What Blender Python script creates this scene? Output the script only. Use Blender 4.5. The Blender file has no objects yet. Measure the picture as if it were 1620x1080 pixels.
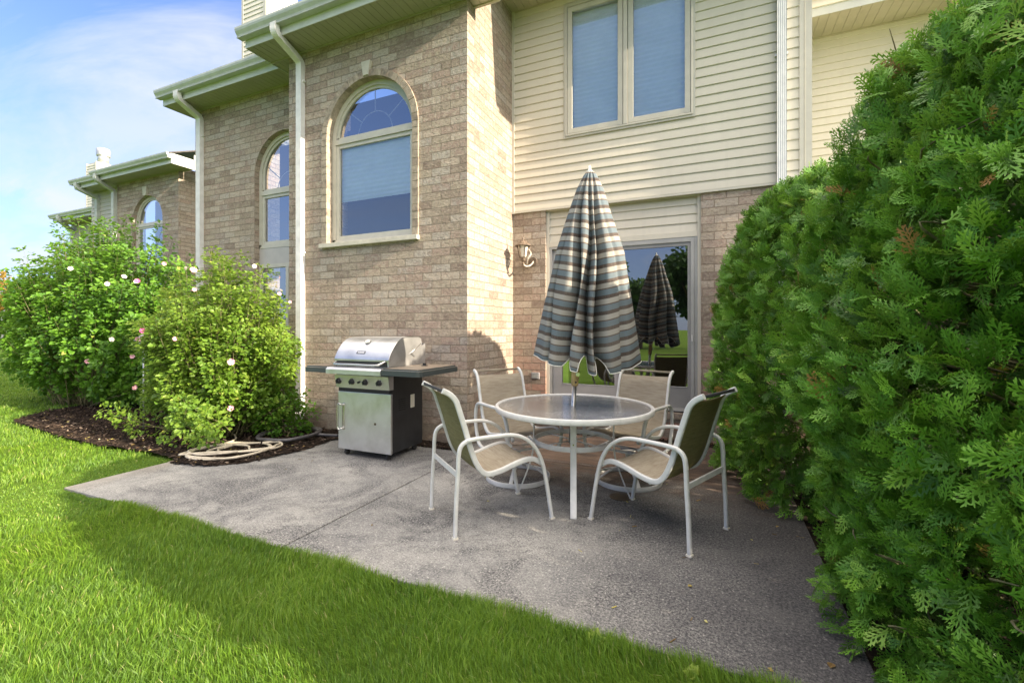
import bpy, bmesh, math, random
import numpy as np
from mathutils import Vector, Matrix, noise
R = math.radians
S = bpy.context.scene
COL = S.collection

# ---------------------------------------------------------------- camera
H = 1.36
cam_data = bpy.data.cameras.new("camera")
cam = bpy.data.objects.new("camera", cam_data)
COL.objects.link(cam)
cam_data.sensor_width = 36.0
cam_data.lens = 16.0
cam_data.shift_y = -21.0 / 1620.0
cam_data.clip_start = 0.05
cam_data.clip_end = 3000.0
cam.location = (0, 0, H)
YAW = math.atan2(320, 720)
cam.rotation_euler = (R(90), 0, YAW)
S.camera = cam

# ---------------------------------------------------------------- light
SUN_DIR = Vector((1.0, -0.050, 0.41)).normalized()
SUN_EL = math.asin(SUN_DIR.z)
SUN_AZ = math.atan2(SUN_DIR.x, SUN_DIR.y)
sun_data = bpy.data.lights.new("sun", 'SUN')
sun_data.energy = 3.7
sun_data.angle = R(0.5)
sun_data.color = (1.0, 0.86, 0.66)
sun = bpy.data.objects.new("sun", sun_data)
COL.objects.link(sun)
sun.rotation_euler = SUN_DIR.to_track_quat('Z', 'Y').to_euler()
sun.location = (20, -5, 20)
S.view_settings.view_transform = 'Standard'
S.view_settings.look = 'None'
S.view_settings.exposure = 1.95
S.view_settings.gamma = 1.0
S.view_settings.use_curve_mapping = False
S.cycles.max_bounces = 8
S.cycles.diffuse_bounces = 4
S.cycles.glossy_bounces = 4
S.cycles.transmission_bounces = 4
S.cycles.transparent_max_bounces = 8
S.cycles.use_denoising = True
S.cycles.sample_clamp_indirect = 6.0
S.render.film_transparent = False


class NG:
    """tiny helper around a node tree"""
    def __init__(s, tree):
        s.t = tree
        s.n = tree.nodes
        s.n.clear()

    def new(s, typ, **kw):
        nd = s.n.new(typ)
        for k, v in kw.items():
            if k == 'inp':
                for kk, vv in v.items():
                    s.put(nd, kk, vv)
            else:
                setattr(nd, k, v)
        return nd

    def put(s, nd, key, v):
        sock = nd.inputs[key]
        if isinstance(v, bpy.types.NodeSocket):
            s.t.links.new(v, sock)
        else:
            if isinstance(v, (tuple, list)) and len(v) == 3 and sock.type == 'RGBA':
                v = (*v, 1.0)
            sock.default_value = v

    def math(s, op, a, b=0.0, clamp=False):
        nd = s.new('ShaderNodeMath', operation=op, use_clamp=clamp)
        s.put(nd, 0, a)
        s.put(nd, 1, b)
        return nd.outputs[0]

    def mix(s, f, a, b, blend='MIX'):
        nd = s.new('ShaderNodeMix', data_type='RGBA', blend_type=blend)
        s.put(nd, 0, f)
        s.put(nd, 6, a)
        s.put(nd, 7, b)
        return nd.outputs[2]

    def ramp(s, f, stops, interp='LINEAR'):
        nd = s.new('ShaderNodeValToRGB')
        cr = nd.color_ramp
        cr.interpolation = interp
        while len(cr.elements) < len(stops):
            cr.elements.new(0.5)
        for e, (p, c) in zip(cr.elements, stops):
            e.position = p
            e.color = (*c, 1.0) if len(c) == 3 else c
        s.put(nd, 0, f)
        return nd.outputs[0]

    def noise(s, vec, scale, detail=3.0, rough=0.55, distort=0.0, out=0):
        nd = s.new('ShaderNodeTexNoise')
        s.put(nd, 'Vector', vec)
        s.put(nd, 'Scale', scale)
        s.put(nd, 'Detail', detail)
        s.put(nd, 'Roughness', rough)
        s.put(nd, 'Distortion', distort)
        return nd.outputs[out]

    def rng(s, v, a, b, c=0.0, d=1.0, smooth=False):
        nd = s.new('ShaderNodeMapRange')
        if smooth:
            nd.interpolation_type = 'SMOOTHSTEP'
        s.put(nd, 0, v); s.put(nd, 1, a); s.put(nd, 2, b); s.put(nd, 3, c); s.put(nd, 4, d)
        return nd.outputs[0]

    def mapping(s, vec, scale=(1, 1, 1), loc=(0, 0, 0), rot=(0, 0, 0)):
        nd = s.new('ShaderNodeMapping')
        s.put(nd, 'Vector', vec)
        nd.inputs['Scale'].default_value = scale
        nd.inputs['Location'].default_value = loc
        nd.inputs['Rotation'].default_value = rot
        return nd.outputs[0]

    def bump(s, h, strength=0.3, dist=0.01, normal=None):
        nd = s.new('ShaderNodeBump')
        s.put(nd, 'Height', h)
        s.put(nd, 'Strength', strength)
        s.put(nd, 'Distance', dist)
        if normal is not None:
            s.put(nd, 'Normal', normal)
        return nd.outputs[0]


# ---------------------------------------------------------------- world
world = bpy.data.worlds.new("World")
S.world = world
world.use_nodes = True
g = NG(world.node_tree)
sky = g.new('ShaderNodeTexSky', sky_type='NISHITA')
sky.sun_disc = False
sky.sun_elevation = SUN_EL
sky.sun_rotation = SUN_AZ
sky.altitude = 200.0
sky.air_density = 1.0
sky.dust_density = 0.25
sky.ozone_density = 2.0
tc = g.new('ShaderNodeTexCoord')
vec = tc.outputs['Generated']
sep = g.new('ShaderNodeSeparateXYZ')
g.put(sep, 0, vec)
zc = g.math('ADD', g.math('MAXIMUM', sep.outputs[2], 0.0), 0.12)
px = g.math('DIVIDE', sep.outputs[0], zc)
py = g.math('DIVIDE', sep.outputs[1], zc)
comb = g.new('ShaderNodeCombineXYZ')
g.put(comb, 0, px); g.put(comb, 1, py)
wisp = g.noise(g.mapping(comb.outputs[0], scale=(0.55, 1.5, 1.0), rot=(0, 0, 0.35), loc=(3.1, 1.7, 0)), 1.1, 7.0, 0.62, 0.7)
soft = g.noise(g.mapping(comb.outputs[0], loc=(5.0, 9.0, 0)), 0.55, 3.0, 0.5, 0.2)
wf = g.math('MULTIPLY', g.rng(wisp, 0.42, 0.62), g.rng(soft, 0.38, 0.58))
wf = g.math('MULTIPLY', g.math('MULTIPLY', wf, 0.85), g.rng(sep.outputs[1], -0.25, 0.15, 0.25, 1.0))
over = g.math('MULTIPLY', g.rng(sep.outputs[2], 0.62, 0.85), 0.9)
sun_side_fill = g.math('MULTIPLY', g.rng(sep.outputs[0], 0.12, 0.5), g.rng(sep.outputs[2], 0.05, 0.3))
bright = g.math('MAXIMUM', over, g.math('MULTIPLY', sun_side_fill, 0.8))  # bright sky zones overhead and to the sun side, added for fill light
# low heaped clouds close to the horizon
cum = g.noise(g.mapping(vec, scale=(1, 1, 1.8), loc=(0.4, 0.2, 0)), 5.0, 6.0, 0.55, 0.1)
low = g.rng(sep.outputs[2], 0.17, 0.09)
cf = g.math('MULTIPLY', g.rng(cum, 0.53, 0.58), low)
fac = g.math('MAXIMUM', wf, cf)
hz = g.rng(sep.outputs[2], 0.0, 0.45, 0.75, 0.10)
tint = g.mix(1.0, sky.outputs[0], (0.36, 0.40, 0.55), 'MULTIPLY')
base = g.mix(hz, tint, (1.0, 1.18, 1.6))
skyc = g.mix(fac, base, (1.6, 1.68, 1.9))
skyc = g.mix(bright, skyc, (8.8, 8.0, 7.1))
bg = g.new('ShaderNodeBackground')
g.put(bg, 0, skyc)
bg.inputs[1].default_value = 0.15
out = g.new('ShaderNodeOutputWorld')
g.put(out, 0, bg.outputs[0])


# ---------------------------------------------------------------- materials
MATS = {}


def new_mat(name):
    m = bpy.data.materials.new(name)
    m.use_nodes = True
    g = NG(m.node_tree)
    out = g.new('ShaderNodeOutputMaterial')
    p = g.new('ShaderNodeBsdfPrincipled')
    g.put(out, 0, p.outputs[0])
    MATS[name] = m
    return m, g, p, out


def simple(name, col, rough=0.5, metal=0.0, var=0.06, vscale=6.0, bump=0.0, bscale=60.0, spec=0.5, coord='Object'):
    m, g, p, out = new_mat(name)
    tc = g.new('ShaderNodeTexCoord').outputs[coord]
    n = g.noise(tc, vscale, 5.0, 0.6)
    dark = tuple(c * (1 - var * 2) for c in col)
    lite = tuple(min(1, c * (1 + var)) for c in col)
    c = g.ramp(n, [(0.3, dark), (0.7, lite)])
    g.put(p, 'Base Color', c)
    g.put(p, 'Roughness', g.rng(n, 0.3, 0.7, max(0.02, rough - 0.06), min(1, rough + 0.06)))
    g.put(p, 'Metallic', metal)
    g.put(p, 'Specular IOR Level', spec)
    if bump:
        g.put(p, 'Normal', g.bump(g.noise(tc, bscale, 3.0), bump, 0.004))
    return m


def brick_mat(name, stops, mortar, face=0.9, rugged=0.5, tint=None):
    m, g, p, out = new_mat(name)
    uv = g.new('ShaderNodeTexCoord').outputs['UV']
    wob = g.noise(uv, 9.0, 2.0, out=1)
    off = g.new('ShaderNodeVectorMath', operation='SCALE')
    sub = g.new('ShaderNodeVectorMath', operation='SUBTRACT')
    g.put(sub, 0, wob); g.put(sub, 1, (0.5, 0.5, 0.5))
    g.put(off, 0, sub.outputs[0]); off.inputs[3].default_value = 0.006
    add = g.new('ShaderNodeVectorMath', operation='ADD')
    g.put(add, 0, uv); g.put(add, 1, off.outputs[0])
    uvw = add.outputs[0]
    b = g.new('ShaderNodeTexBrick')
    b.offset = 0.5
    g.put(b, 'Vector', uvw)
    g.put(b, 'Color1', (0, 0, 0)); g.put(b, 'Color2', (1, 1, 1)); g.put(b, 'Mortar', (0.5, 0.5, 0.5))
    g.put(b, 'Scale', 1.0); g.put(b, 'Mortar Size', 0.0052); g.put(b, 'Mortar Smooth', 0.25)
    g.put(b, 'Bias', 0.0); g.put(b, 'Brick Width', 0.257); g.put(b, 'Row Height', 0.0953)
    rnd = b.outputs[0]
    # a second random value per brick from a shifted noise keeps neighbours apart
    patch = g.noise(uv, 14.0, 4.0, 0.65, 0.6)
    streak = g.noise(g.mapping(uv, scale=(1, 3.2, 1)), 22.0, 4.0, 0.7, 1.2)
    v = g.math('ADD', g.math('MULTIPLY', rnd, 0.62), g.math('MULTIPLY', patch, 0.42))
    c = g.ramp(v, stops)
    c = g.mix(g.rng(streak, 0.51, 0.64, 0.0, 0.62), c, (0.135, 0.098, 0.080))
    c = g.mix(g.rng(g.noise(uv, 35.0, 3.0, 0.7), 0.53, 0.70, 0.0, 0.5), c, (0.47, 0.42, 0.35))
    stain = g.noise(g.mapping(uv, scale=(0.6, 0.25, 1)), 2.0, 4.0, 0.6)
    c = g.mix(g.rng(stain, 0.45, 0.75, 0.0, 0.18), c, (0.22, 0.18, 0.15))
    spz = g.new('ShaderNodeSeparateXYZ', inp={0: uv})
    damp = g.rng(g.math('ADD', spz.outputs[1], g.math('MULTIPLY', g.noise(uv, 4.0, 4.0, 0.6), 0.45)), 0.50, 0.22, 0.0, 0.5)
    c = g.mix(damp, c, (0.12, 0.10, 0.075))
    if tint:
        # reddish new bricks near the ground line
        sp = g.new('ShaderNodeSeparateXYZ'); g.put(sp, 0, uv)
        low = g.rng(sp.outputs[1], tint[0], tint[1], 1.0, 0.0)
        redn = g.rng(g.math('ADD', g.math('MULTIPLY', rnd, 0.6), g.math('MULTIPLY', g.noise(uv, 7.0, 3.0), 0.4)), 0.42, 0.62)
        c = g.mix(g.math('MULTIPLY', g.math('MULTIPLY', low, redn), 0.65), c, (0.33, 0.14, 0.095))
    mor = g.mix(g.noise(uv, 60.0, 3.0), mortar, tuple(x * 0.8 for x in mortar))
    c = g.mix(b.outputs[1], c, mor)
    g.put(p, 'Base Color', c)
    g.put(p, 'Roughness', face)
    g.put(p, 'Specular IOR Level', 0.25)
    rough = g.noise(g.mapping(uv, scale=(1, 1.4, 1)), 40.0, 5.0, 0.7, 0.9)
    big = g.noise(uv, 17.0, 3.0, 0.6, 0.5)
    hgt = g.math('ADD', g.math('MULTIPLY', rough, 0.5 * rugged), g.math('MULTIPLY', big, 0.8 * rugged))
    hgt = g.math('SUBTRACT', hgt, g.math('MULTIPLY', b.outputs[1], 0.9))
    hgt = g.math('ADD', hgt, g.math('MULTIPLY', rnd, 0.25 * rugged))
    g.put(p, 'Normal', g.bump(hgt, 1.0, 0.016))
    return m


BR_STOPS = [(0.16, (0.210, 0.155, 0.125)), (0.30, (0.318, 0.260, 0.204)), (0.42, (0.395, 0.335, 0.262)),
            (0.50, (0.325, 0.240, 0.196)), (0.60, (0.445, 0.372, 0.298)), (0.74, (0.385, 0.345, 0.296)),
            (0.90, (0.285, 0.198, 0.162))]
brick_mat('brick', BR_STOPS, (0.27, 0.225, 0.175), rugged=1.25)
brick_mat('brick_pier', BR_STOPS, (0.28, 0.22, 0.165), rugged=0.8, tint=(0.5, 1.6))
simple('brick_header', (0.36, 0.30, 0.235), 0.9, var=0.22, vscale=16, bump=0.8, bscale=45)
simple('brick_dark', (0.29, 0.235, 0.185), 0.9, var=0.25, vscale=16, bump=0.8, bscale=45)
simple('mortar', (0.36, 0.31, 0.25), 0.95, var=0.1, vscale=30, bump=0.4)
simple('limestone', (0.50, 0.47, 0.40), 0.85, var=0.10, vscale=12, bump=0.4, bscale=70)


def siding_mat(name, col):
    m, g, p, out = new_mat(name)
    tc = g.new('ShaderNodeTexCoord').outputs['Object']
    n = g.noise(tc, 1.3, 5.0, 0.6)
    gr = g.noise(g.mapping(tc, scale=(3, 3, 90)), 3.0, 4.0, 0.6)
    c = g.ramp(n, [(0.3, tuple(x * 0.93 for x in col)), (0.7, col)])
    dirt = g.noise(g.mapping(tc, scale=(6, 6, 0.6)), 2.0, 4.0, 0.6)
    c = g.mix(g.rng(dirt, 0.5, 0.8, 0.0, 0.16), c, tuple(x * 0.6 for x in col))
    g.put(p, 'Base Color', c)
    g.put(p, 'Roughness', 0.55)
    g.put(p, 'Specular IOR Level', 0.3)
    g.put(p, 'Normal', g.bump(gr, 0.15, 0.002))
    return m


siding_mat('siding', (0.60, 0.56, 0.475))
siding_mat('siding_grey', (0.44, 0.42, 0.37))
siding_mat('siding_white', (0.62, 0.59, 0.51))
simple('trim', (0.53, 0.50, 0.43), 0.45, var=0.05)
simple('window_trim', (0.48, 0.46, 0.40), 0.4, var=0.05, vscale=9)
simple('soffit', (0.32, 0.315, 0.235), 0.5, var=0.05, vscale=4)
simple('soffit_warm', (0.48, 0.44, 0.34), 0.5, var=0.05, vscale=4)
simple('gutter', (0.43, 0.46, 0.43), 0.35, var=0.08, vscale=7)
simple('fascia', (0.54, 0.56, 0.54), 0.4, var=0.05)
simple('downspout', (0.66, 0.66, 0.66), 0.35, var=0.07, vscale=9)
simple('door_trim', (0.38, 0.375, 0.36), 0.4, var=0.06)
simple('door_grey', (0.27, 0.265, 0.26), 0.4, var=0.06)
simple('door_panel', (0.42, 0.40, 0.385), 0.45, var=0.05)
simple('shingle', (0.10, 0.09, 0.085), 0.95, var=0.3, vscale=30, bump=0.6)
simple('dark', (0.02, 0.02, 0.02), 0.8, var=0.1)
simple('blind', (0.80, 0.82, 0.84), 0.8, var=0.03)
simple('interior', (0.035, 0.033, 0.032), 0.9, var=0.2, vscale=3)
simple('white_metal', (0.62, 0.62, 0.60), 0.33, var=0.07, vscale=14)
simple('galvanised', (0.55, 0.56, 0.55), 0.45, metal=0.7, var=0.12, vscale=9)


def glass_mat(name, refl=0.35, tint=(0.75, 0.8, 0.85), dark=0.55):
    m, g, p, out = new_mat(name)
    g.n.remove(p)
    lw = g.new('ShaderNodeFresnel'); lw.inputs[0].default_value = 1.5
    f = g.math('ADD', lw.outputs[0], refl, True)
    tr = g.new('ShaderNodeBsdfTransparent'); g.put(tr, 0, tuple(t * dark for t in tint))
    gl = g.new('ShaderNodeBsdfGlossy'); g.put(gl, 0, (0.93, 0.96, 1.0)); gl.inputs[1].default_value = 0.006
    tc = g.new('ShaderNodeTexCoord').outputs['Object']
    g.put(gl, 'Normal', g.bump(g.noise(tc, 1.1, 0.0), 0.04, 0.02))
    mx = g.new('ShaderNodeMixShader')
    g.put(mx, 0, f); g.put(mx, 1, tr.outputs[0]); g.put(mx, 2, gl.outputs[0])
    g.put(out, 0, mx.outputs[0])
    return m


glass_mat('glass', 0.26, dark=0.96)
glass_mat('door_glass', 0.22, dark=0.5)
glass_mat('clear_glass', 0.15, tint=(0.86, 0.93, 1.0), dark=1.0)


# ---------------------------------------------------------------- object helpers
def tag(o, label=None, cat=None, group=None, kind=None):
    if label: o['label'] = label
    if cat: o['category'] = cat
    if group: o['group'] = group
    if kind: o['kind'] = kind
    return o


def thing(name, loc, label, cat, group=None, rz=0.0):
    o = bpy.data.objects.new(name, None)
    o.empty_display_size = 0.2
    COL.objects.link(o)
    o.location = loc
    o.rotation_euler = (0, 0, rz)
    return tag(o, label, cat, group)


class MB:
    """collects geometry (world or local coordinates) into one mesh"""
    def __init__(s):
        s.v = []; s.f = []; s.uv = []; s.mi = []; s.sm = []

    def poly(s, pts, uv=None, mi=0, smooth=False):
        i = len(s.v)
        s.v.extend([tuple(p) for p in pts])
        s.f.append(list(range(i, i + len(pts))))
        s.uv.append(uv if uv else [(0, 0)] * len(pts))
        s.mi.append(mi); s.sm.append(smooth)

    def box(s, x0, x1, y0, y1, z0, z1, mi=0, bev=0.0):
        """axis aligned box; uv in metres"""
        P = [(x0, y0, z0), (x1, y0, z0), (x1, y1, z0), (x0, y1, z0), (x0, y0, z1), (x1, y0, z1), (x1, y1, z1), (x0, y1, z1)]
        F = [((0, 1, 5, 4), 'xz'), ((1, 2, 6, 5), 'yz'), ((2, 3, 7, 6), 'xz'), ((3, 0, 4, 7), 'yz'), ((4, 5, 6, 7), 'xy'), ((3, 2, 1, 0), 'xy')]
        for q, ax in F:
            pts = [P[k] for k in q]
            if ax == 'xz': uv = [(p[0], p[2]) for p in pts]
            elif ax == 'yz': uv = [(p[1] + 0.13, p[2]) for p in pts]
            else: uv = [(p[0], p[1]) for p in pts]
            s.poly(pts, uv, mi)

    def bar(s, a, b, w, h, up=(0, 0, 1), mi=0):
        """rectangular bar from a to b, w across, h along up"""
        a = Vector(a); b = Vector(b); t = (b - a).normalized()
        u = Vector(up); sd = t.cross(u)
        if sd.length < 1e-4: sd = t.cross(Vector((1, 0, 0)))
        sd.normalize(); u = sd.cross(t)
        c = [(-w / 2, -h / 2), (w / 2, -h / 2), (w / 2, h / 2), (-w / 2, h / 2)]
        A = [a + sd * x + u * y for x, y in c]; B = [b + sd * x + u * y for x, y in c]
        for k in range(4):
            s.poly([A[k], A[(k + 1) % 4], B[(k + 1) % 4], B[k]], mi=mi)
        s.poly(A[::-1], mi=mi); s.poly(B, mi=mi)

    def sweep(s, path, prof, side=None, caps=True, mi=0, smooth=True, closed=False, scale=None):
        """sweep a 2D profile [(a,b)] along path; a runs along 'side', b along the other normal"""
        P = [Vector(p) for p in path]; n = len(P)
        frames = []
        ref = Vector(side) if side is not None else None
        prev = None
        for i in range(n):
            if closed: t = P[(i + 1) % n] - P[(i - 1) % n]
            else: t = P[min(i + 1, n - 1)] - P[max(i - 1, 0)]
            t.normalize()
            if ref is not None: sd = ref - t * ref.dot(t)
            else:
                if prev is None:
                    prev = t.cross(Vector((0, 0, 1)))
                    if prev.length < 1e-3: prev = Vector((1, 0, 0))
                sd = prev - t * prev.dot(t)
            sd.normalize(); prev = sd
            frames.append((sd, t.cross(sd)))
        m = len(prof)
        base = len(s.v)
        for i, p in enumerate(P):
            sd, nn = frames[i]
            k = scale[i] if scale else 1.0
            for a, b in prof:
                s.v.append(tuple(p + sd * a * k + nn * b * k))
        rng = range(n if closed else n - 1)
        for i in rng:
            j = (i + 1) % n
            for k in range(m):
                k2 = (k + 1) % m
                s.f.append([base + i * m + k, base + i * m + k2, base + j * m + k2, base + j * m + k])
                s.uv.append([(k / m, i / n), ((k + 1) / m, i / n), ((k + 1) / m, (i + 1) / n), (k / m, (i + 1) / n)])
                s.mi.append(mi); s.sm.append(smooth)
        if caps and not closed:
            s.f.append([base + k for k in range(m)][::-1]); s.uv.append([(0, 0)] * m); s.mi.append(mi); s.sm.append(False)
            s.f.append([base + (n - 1) * m + k for k in range(m)]); s.uv.append([(0, 0)] * m); s.mi.append(mi); s.sm.append(False)

    def lathe(s, prof, c=(0, 0, 0), seg=24, mi=0, smooth=True, caps=True):
        base = len(s.v); m = len(prof)
        for r, z in prof:
            for k in range(seg):
                a = 2 * math.pi * k / seg
                s.v.append((c[0] + r * math.cos(a), c[1] + r * math.sin(a), c[2] + z))
        for i in range(m - 1):
            for k in range(seg):
                k2 = (k + 1) % seg
                s.f.append([base + i * seg + k, base + i * seg + k2, base + (i + 1) * seg + k2, base + (i + 1) * seg + k])
                s.uv.append([(0, 0)] * 4); s.mi.append(mi); s.sm.append(smooth)
        if caps:
            if prof[0][0] > 1e-5:
                s.f.append([base + k for k in range(seg)][::-1]); s.uv.append([(0, 0)] * seg); s.mi.append(mi); s.sm.append(False)
            if prof[-1][0] > 1e-5:
                s.f.append([base + (m - 1) * seg + k for k in range(seg)]); s.uv.append([(0, 0)] * seg); s.mi.append(mi); s.sm.append(False)

    def wall(s, O, U, rects, v0=0.0, mi=0, u_off=0.0):
        """vertical wall polygons given as (u,z) point lists; O origin (z=0), U unit direction"""
        for poly in rects:
            pts = [(O[0] + U[0] * u, O[1] + U[1] * u, z) for u, z in poly]
            s.poly(pts, [(u + u_off, z - 0.02) for u, z in poly], mi)

    def build(s, name, mats, parent=None, loc=None, bevel=0.0, auto=False):
        me = bpy.data.meshes.new(name)
        me.from_pydata(s.v, [], s.f)
        uvl = me.uv_layers.new(name='UVMap')
        flat = [c for u in s.uv for p in u for c in p]
        uvl.data.foreach_set('uv', flat)
        me.polygons.foreach_set('material_index', s.mi)
        me.polygons.foreach_set('use_smooth', s.sm)
        if not isinstance(mats, (list, tuple)): mats = [mats]
        for m in mats: me.materials.append(MATS[m] if isinstance(m, str) else m)
        me.update()
        o = bpy.data.objects.new(name, me)
        COL.objects.link(o)
        if parent is not None:
            o.parent = parent
            if loc is None:
                # geometry was given in world coordinates: undo the parent's (unevaluated) transform
                o.matrix_parent_inverse = world_matrix(parent).inverted()
            else:
                o.location = loc
        if bevel:
            bm = bmesh.new(); bm.from_mesh(me)
            bmesh.ops.remove_doubles(bm, verts=bm.verts, dist=1e-5)
            bmesh.ops.bevel(bm, geom=[e for e in bm.edges if e.calc_length() > bevel * 2.5 and len(e.link_faces) == 2 and e.calc_face_angle(0) > 0.6],
                            offset=bevel, segments=2, affect='EDGES', profile=0.6)
            bm.to_mesh(me); bm.free()
        return o


def world_matrix(o):
    m = Matrix.LocRotScale(o.location, o.rotation_euler, o.scale)
    if o.parent is not None:
        m = world_matrix(o.parent) @ o.matrix_parent_inverse @ m
    return m


def spline(pts, n=8, closed=False):
    P = [Vector(p) for p in pts]; N = len(P); out = []
    segs = N if closed else N - 1
    for i in range(segs):
        if closed: p0, p1, p2, p3 = P[(i - 1) % N], P[i], P[(i + 1) % N], P[(i + 2) % N]
        else: p0, p1, p2, p3 = P[max(i - 1, 0)], P[i], P[i + 1], P[min(i + 2, N - 1)]
        for k in range(n):
            t = k / n
            out.append(0.5 * ((2 * p1) + (p2 - p0) * t + (2 * p0 - 5 * p1 + 4 * p2 - p3) * t * t + (3 * p1 - p0 - 3 * p2 + p3) * t ** 3))
    if not closed: out.append(P[-1])
    return out


def circ(r, n=10): return [(r * math.cos(2 * math.pi * k / n), r * math.sin(2 * math.pi * k / n)) for k in range(n)]


def rrect(w, h, r, n=3):
    out = []
    for cx, cy, a0 in ((w / 2 - r, h / 2 - r, 0), (-w / 2 + r, h / 2 - r, 90), (-w / 2 + r, -h / 2 + r, 180), (w / 2 - r, -h / 2 + r, 270)):
        for k in range(n + 1):
            a = R(a0 + 90 * k / n)
            out.append((cx + r * math.cos(a), cy + r * math.sin(a)))
    return out
# ================================================================ setting: ground
def ground_mats():
    # lawn soil with a green cast, under the blades
    m, g, p, out = new_mat('lawn_soil')
    tc = g.new('ShaderNodeTexCoord').outputs['Object']
    n = g.noise(tc, 1.2, 6.0, 0.65); n2 = g.noise(tc, 45.0, 4.0, 0.7)
    c = g.ramp(n, [(0.3, (0.075, 0.135, 0.018)), (0.7, (0.13, 0.21, 0.03))])
    c = g.mix(g.rng(n2, 0.4, 0.75, 0.0, 0.6), c, (0.04, 0.06, 0.012))
    g.put(p, 'Base Color', c); g.put(p, 'Roughness', 1.0); g.put(p, 'Specular IOR Level', 0.05)
    g.put(p, 'Normal', g.bump(n2, 0.9, 0.03))
    # concrete
    m, g, p, out = new_mat('concrete')
    tc = g.new('ShaderNodeTexCoord').outputs['Object']
    n = g.noise(tc, 0.9, 5.0, 0.6, 0.3); fine = g.noise(tc, 95.0, 4.0, 0.75); mid = g.noise(tc, 9.0, 6.0, 0.7, 0.5)
    c = g.ramp(n, [(0.34, (0.20, 0.198, 0.192)), (0.5, (0.285, 0.28, 0.262)), (0.66, (0.39, 0.378, 0.345))])
    c = g.mix(g.rng(mid, 0.42, 0.7, 0.0, 0.5), c, (0.095, 0.094, 0.098))
    c = g.mix(g.rng(fine, 0.50, 0.58, 0.0, 0.62), c, (0.050, 0.048, 0.052))
    c = g.mix(g.rng(g.noise(tc, 60.0, 4.0, 0.75), 0.53, 0.64, 0.0, 0.7), c, (0.36, 0.345, 0.33))
    # older, blackened areas with lichen freckles
    alg = g.noise(tc, 1.7, 6.0, 0.72, 0.7)
    area = g.math('MAXIMUM', g.rng(alg, 0.46, 0.58), g.rng(g.math('ADD', g.new('ShaderNodeSeparateXYZ', inp={0: tc}).outputs[0], alg), -0.9, 0.4, 0.0, 0.9))
    frk = g.rng(g.noise(tc, 75.0, 3.0, 0.8), 0.47, 0.55)
    c = g.mix(g.math('MULTIPLY', area, g.math('MULTIPLY', frk, 0.92)), c, (0.030, 0.030, 0.036))
    c = g.mix(g.math('MULTIPLY', area, 0.20), c, (0.10, 0.098, 0.10))
    wash = g.rng(g.noise(g.mapping(tc, loc=(7, 3, 0)), 1.5, 6.0, 0.7, 0.6), 0.50, 0.68, 0.0, 0.25)
    c = g.mix(wash, c, (0.40, 0.385, 0.35))
    chip = g.rng(g.noise(g.mapping(tc, loc=(1, 5, 0)), 62.0, 2.0, 0.6), 0.62, 0.67, 0.0, 0.8)
    c = g.mix(chip, c, (0.46, 0.44, 0.41))
    ck = g.new('ShaderNodeTexVoronoi', feature='DISTANCE_TO_EDGE')
    ckv = g.new('ShaderNodeVectorMath', operation='ADD')
    g.put(ckv, 0, tc); g.put(ckv, 1, g.noise(tc, 2.2, 5.0, 0.7, out=1))
    g.put(ck, 'Vector', ckv.outputs[0]); g.put(ck, 'Scale', 0.42)
    crack = g.math('MULTIPLY', g.rng(ck.outputs[0], 0.0026, 0.0012), g.rng(g.noise(tc, 0.8, 2.0), 0.5, 0.56))
    c = g.mix(g.math('MULTIPLY', crack, 0.8), c, (0.03, 0.028, 0.028))
    spots = g.new('ShaderNodeTexVoronoi'); g.put(spots, 'Vector', tc); g.put(spots, 'Scale', 2.6)
    sp = g.rng(g.math('ADD', spots.outputs[0], g.math('MULTIPLY', g.noise(tc, 30.0, 3.0), 0.06)), 0.085, 0.045)
    c = g.mix(g.math('MULTIPLY', sp, 0.5), c, (0.42, 0.40, 0.37))
    sx = g.new('ShaderNodeSeparateXYZ'); g.put(sx, 0, tc)
    # brown stain plus brick-reflected light and shade painted on the strip by the house, right of the bay
    bn = g.noise(g.mapping(tc, scale=(0.7, 2.5, 1)), 2.3, 5.0, 0.65, 0.8)
    ymask = g.rng(g.math('ADD', sx.outputs[1], g.math('MULTIPLY', g.math('SUBTRACT', bn, 0.5), 1.6)), 3.7, 4.5)
    xmask = g.rng(g.math('ADD', sx.outputs[0], g.math('MULTIPLY', bn, 0.5)), -2.3, -1.5)
    br = g.ramp(g.noise(g.mapping(tc, scale=(0.8, 3.0, 1)), 3.1, 6.0, 0.7, 1.0), [(0.3, (0.05, 0.032, 0.022)), (0.5, (0.115, 0.072, 0.048)), (0.72, (0.25, 0.155, 0.10))])
    c = g.mix(g.math('MULTIPLY', g.math('MULTIPLY', ymask, xmask), 0.85), c, br)
    # darker towards the right side by the hedge
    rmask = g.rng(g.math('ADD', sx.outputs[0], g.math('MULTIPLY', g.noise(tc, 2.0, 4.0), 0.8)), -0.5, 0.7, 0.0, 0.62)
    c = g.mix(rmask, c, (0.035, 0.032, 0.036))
    # paler edge strip along the left side: dust with sunlight painted in
    lmask = g.rng(g.math('ADD', sx.outputs[0], g.math('MULTIPLY', g.noise(tc, 5.0, 4.0), 0.3)), -4.65, -4.95, 0.0, 0.6)
    c = g.mix(lmask, c, (0.36, 0.32, 0.26))
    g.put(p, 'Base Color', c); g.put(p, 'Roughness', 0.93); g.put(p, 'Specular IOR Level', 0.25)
    h = g.math('ADD', g.math('MULTIPLY', fine, 0.6), g.math('MULTIPLY', mid, 0.5))
    broom = g.noise(g.mapping(tc, scale=(2.0, 130.0, 1), rot=(0, 0, 0.03)), 1.0, 3.0, 0.6)
    h = g.math('ADD', h, g.math('MULTIPLY', broom, 0.35))
    g.put(p, 'Normal', g.bump(h, 0.7, 0.007))
    # mulch bed
    m, g, p, out = new_mat('mulch')
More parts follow.
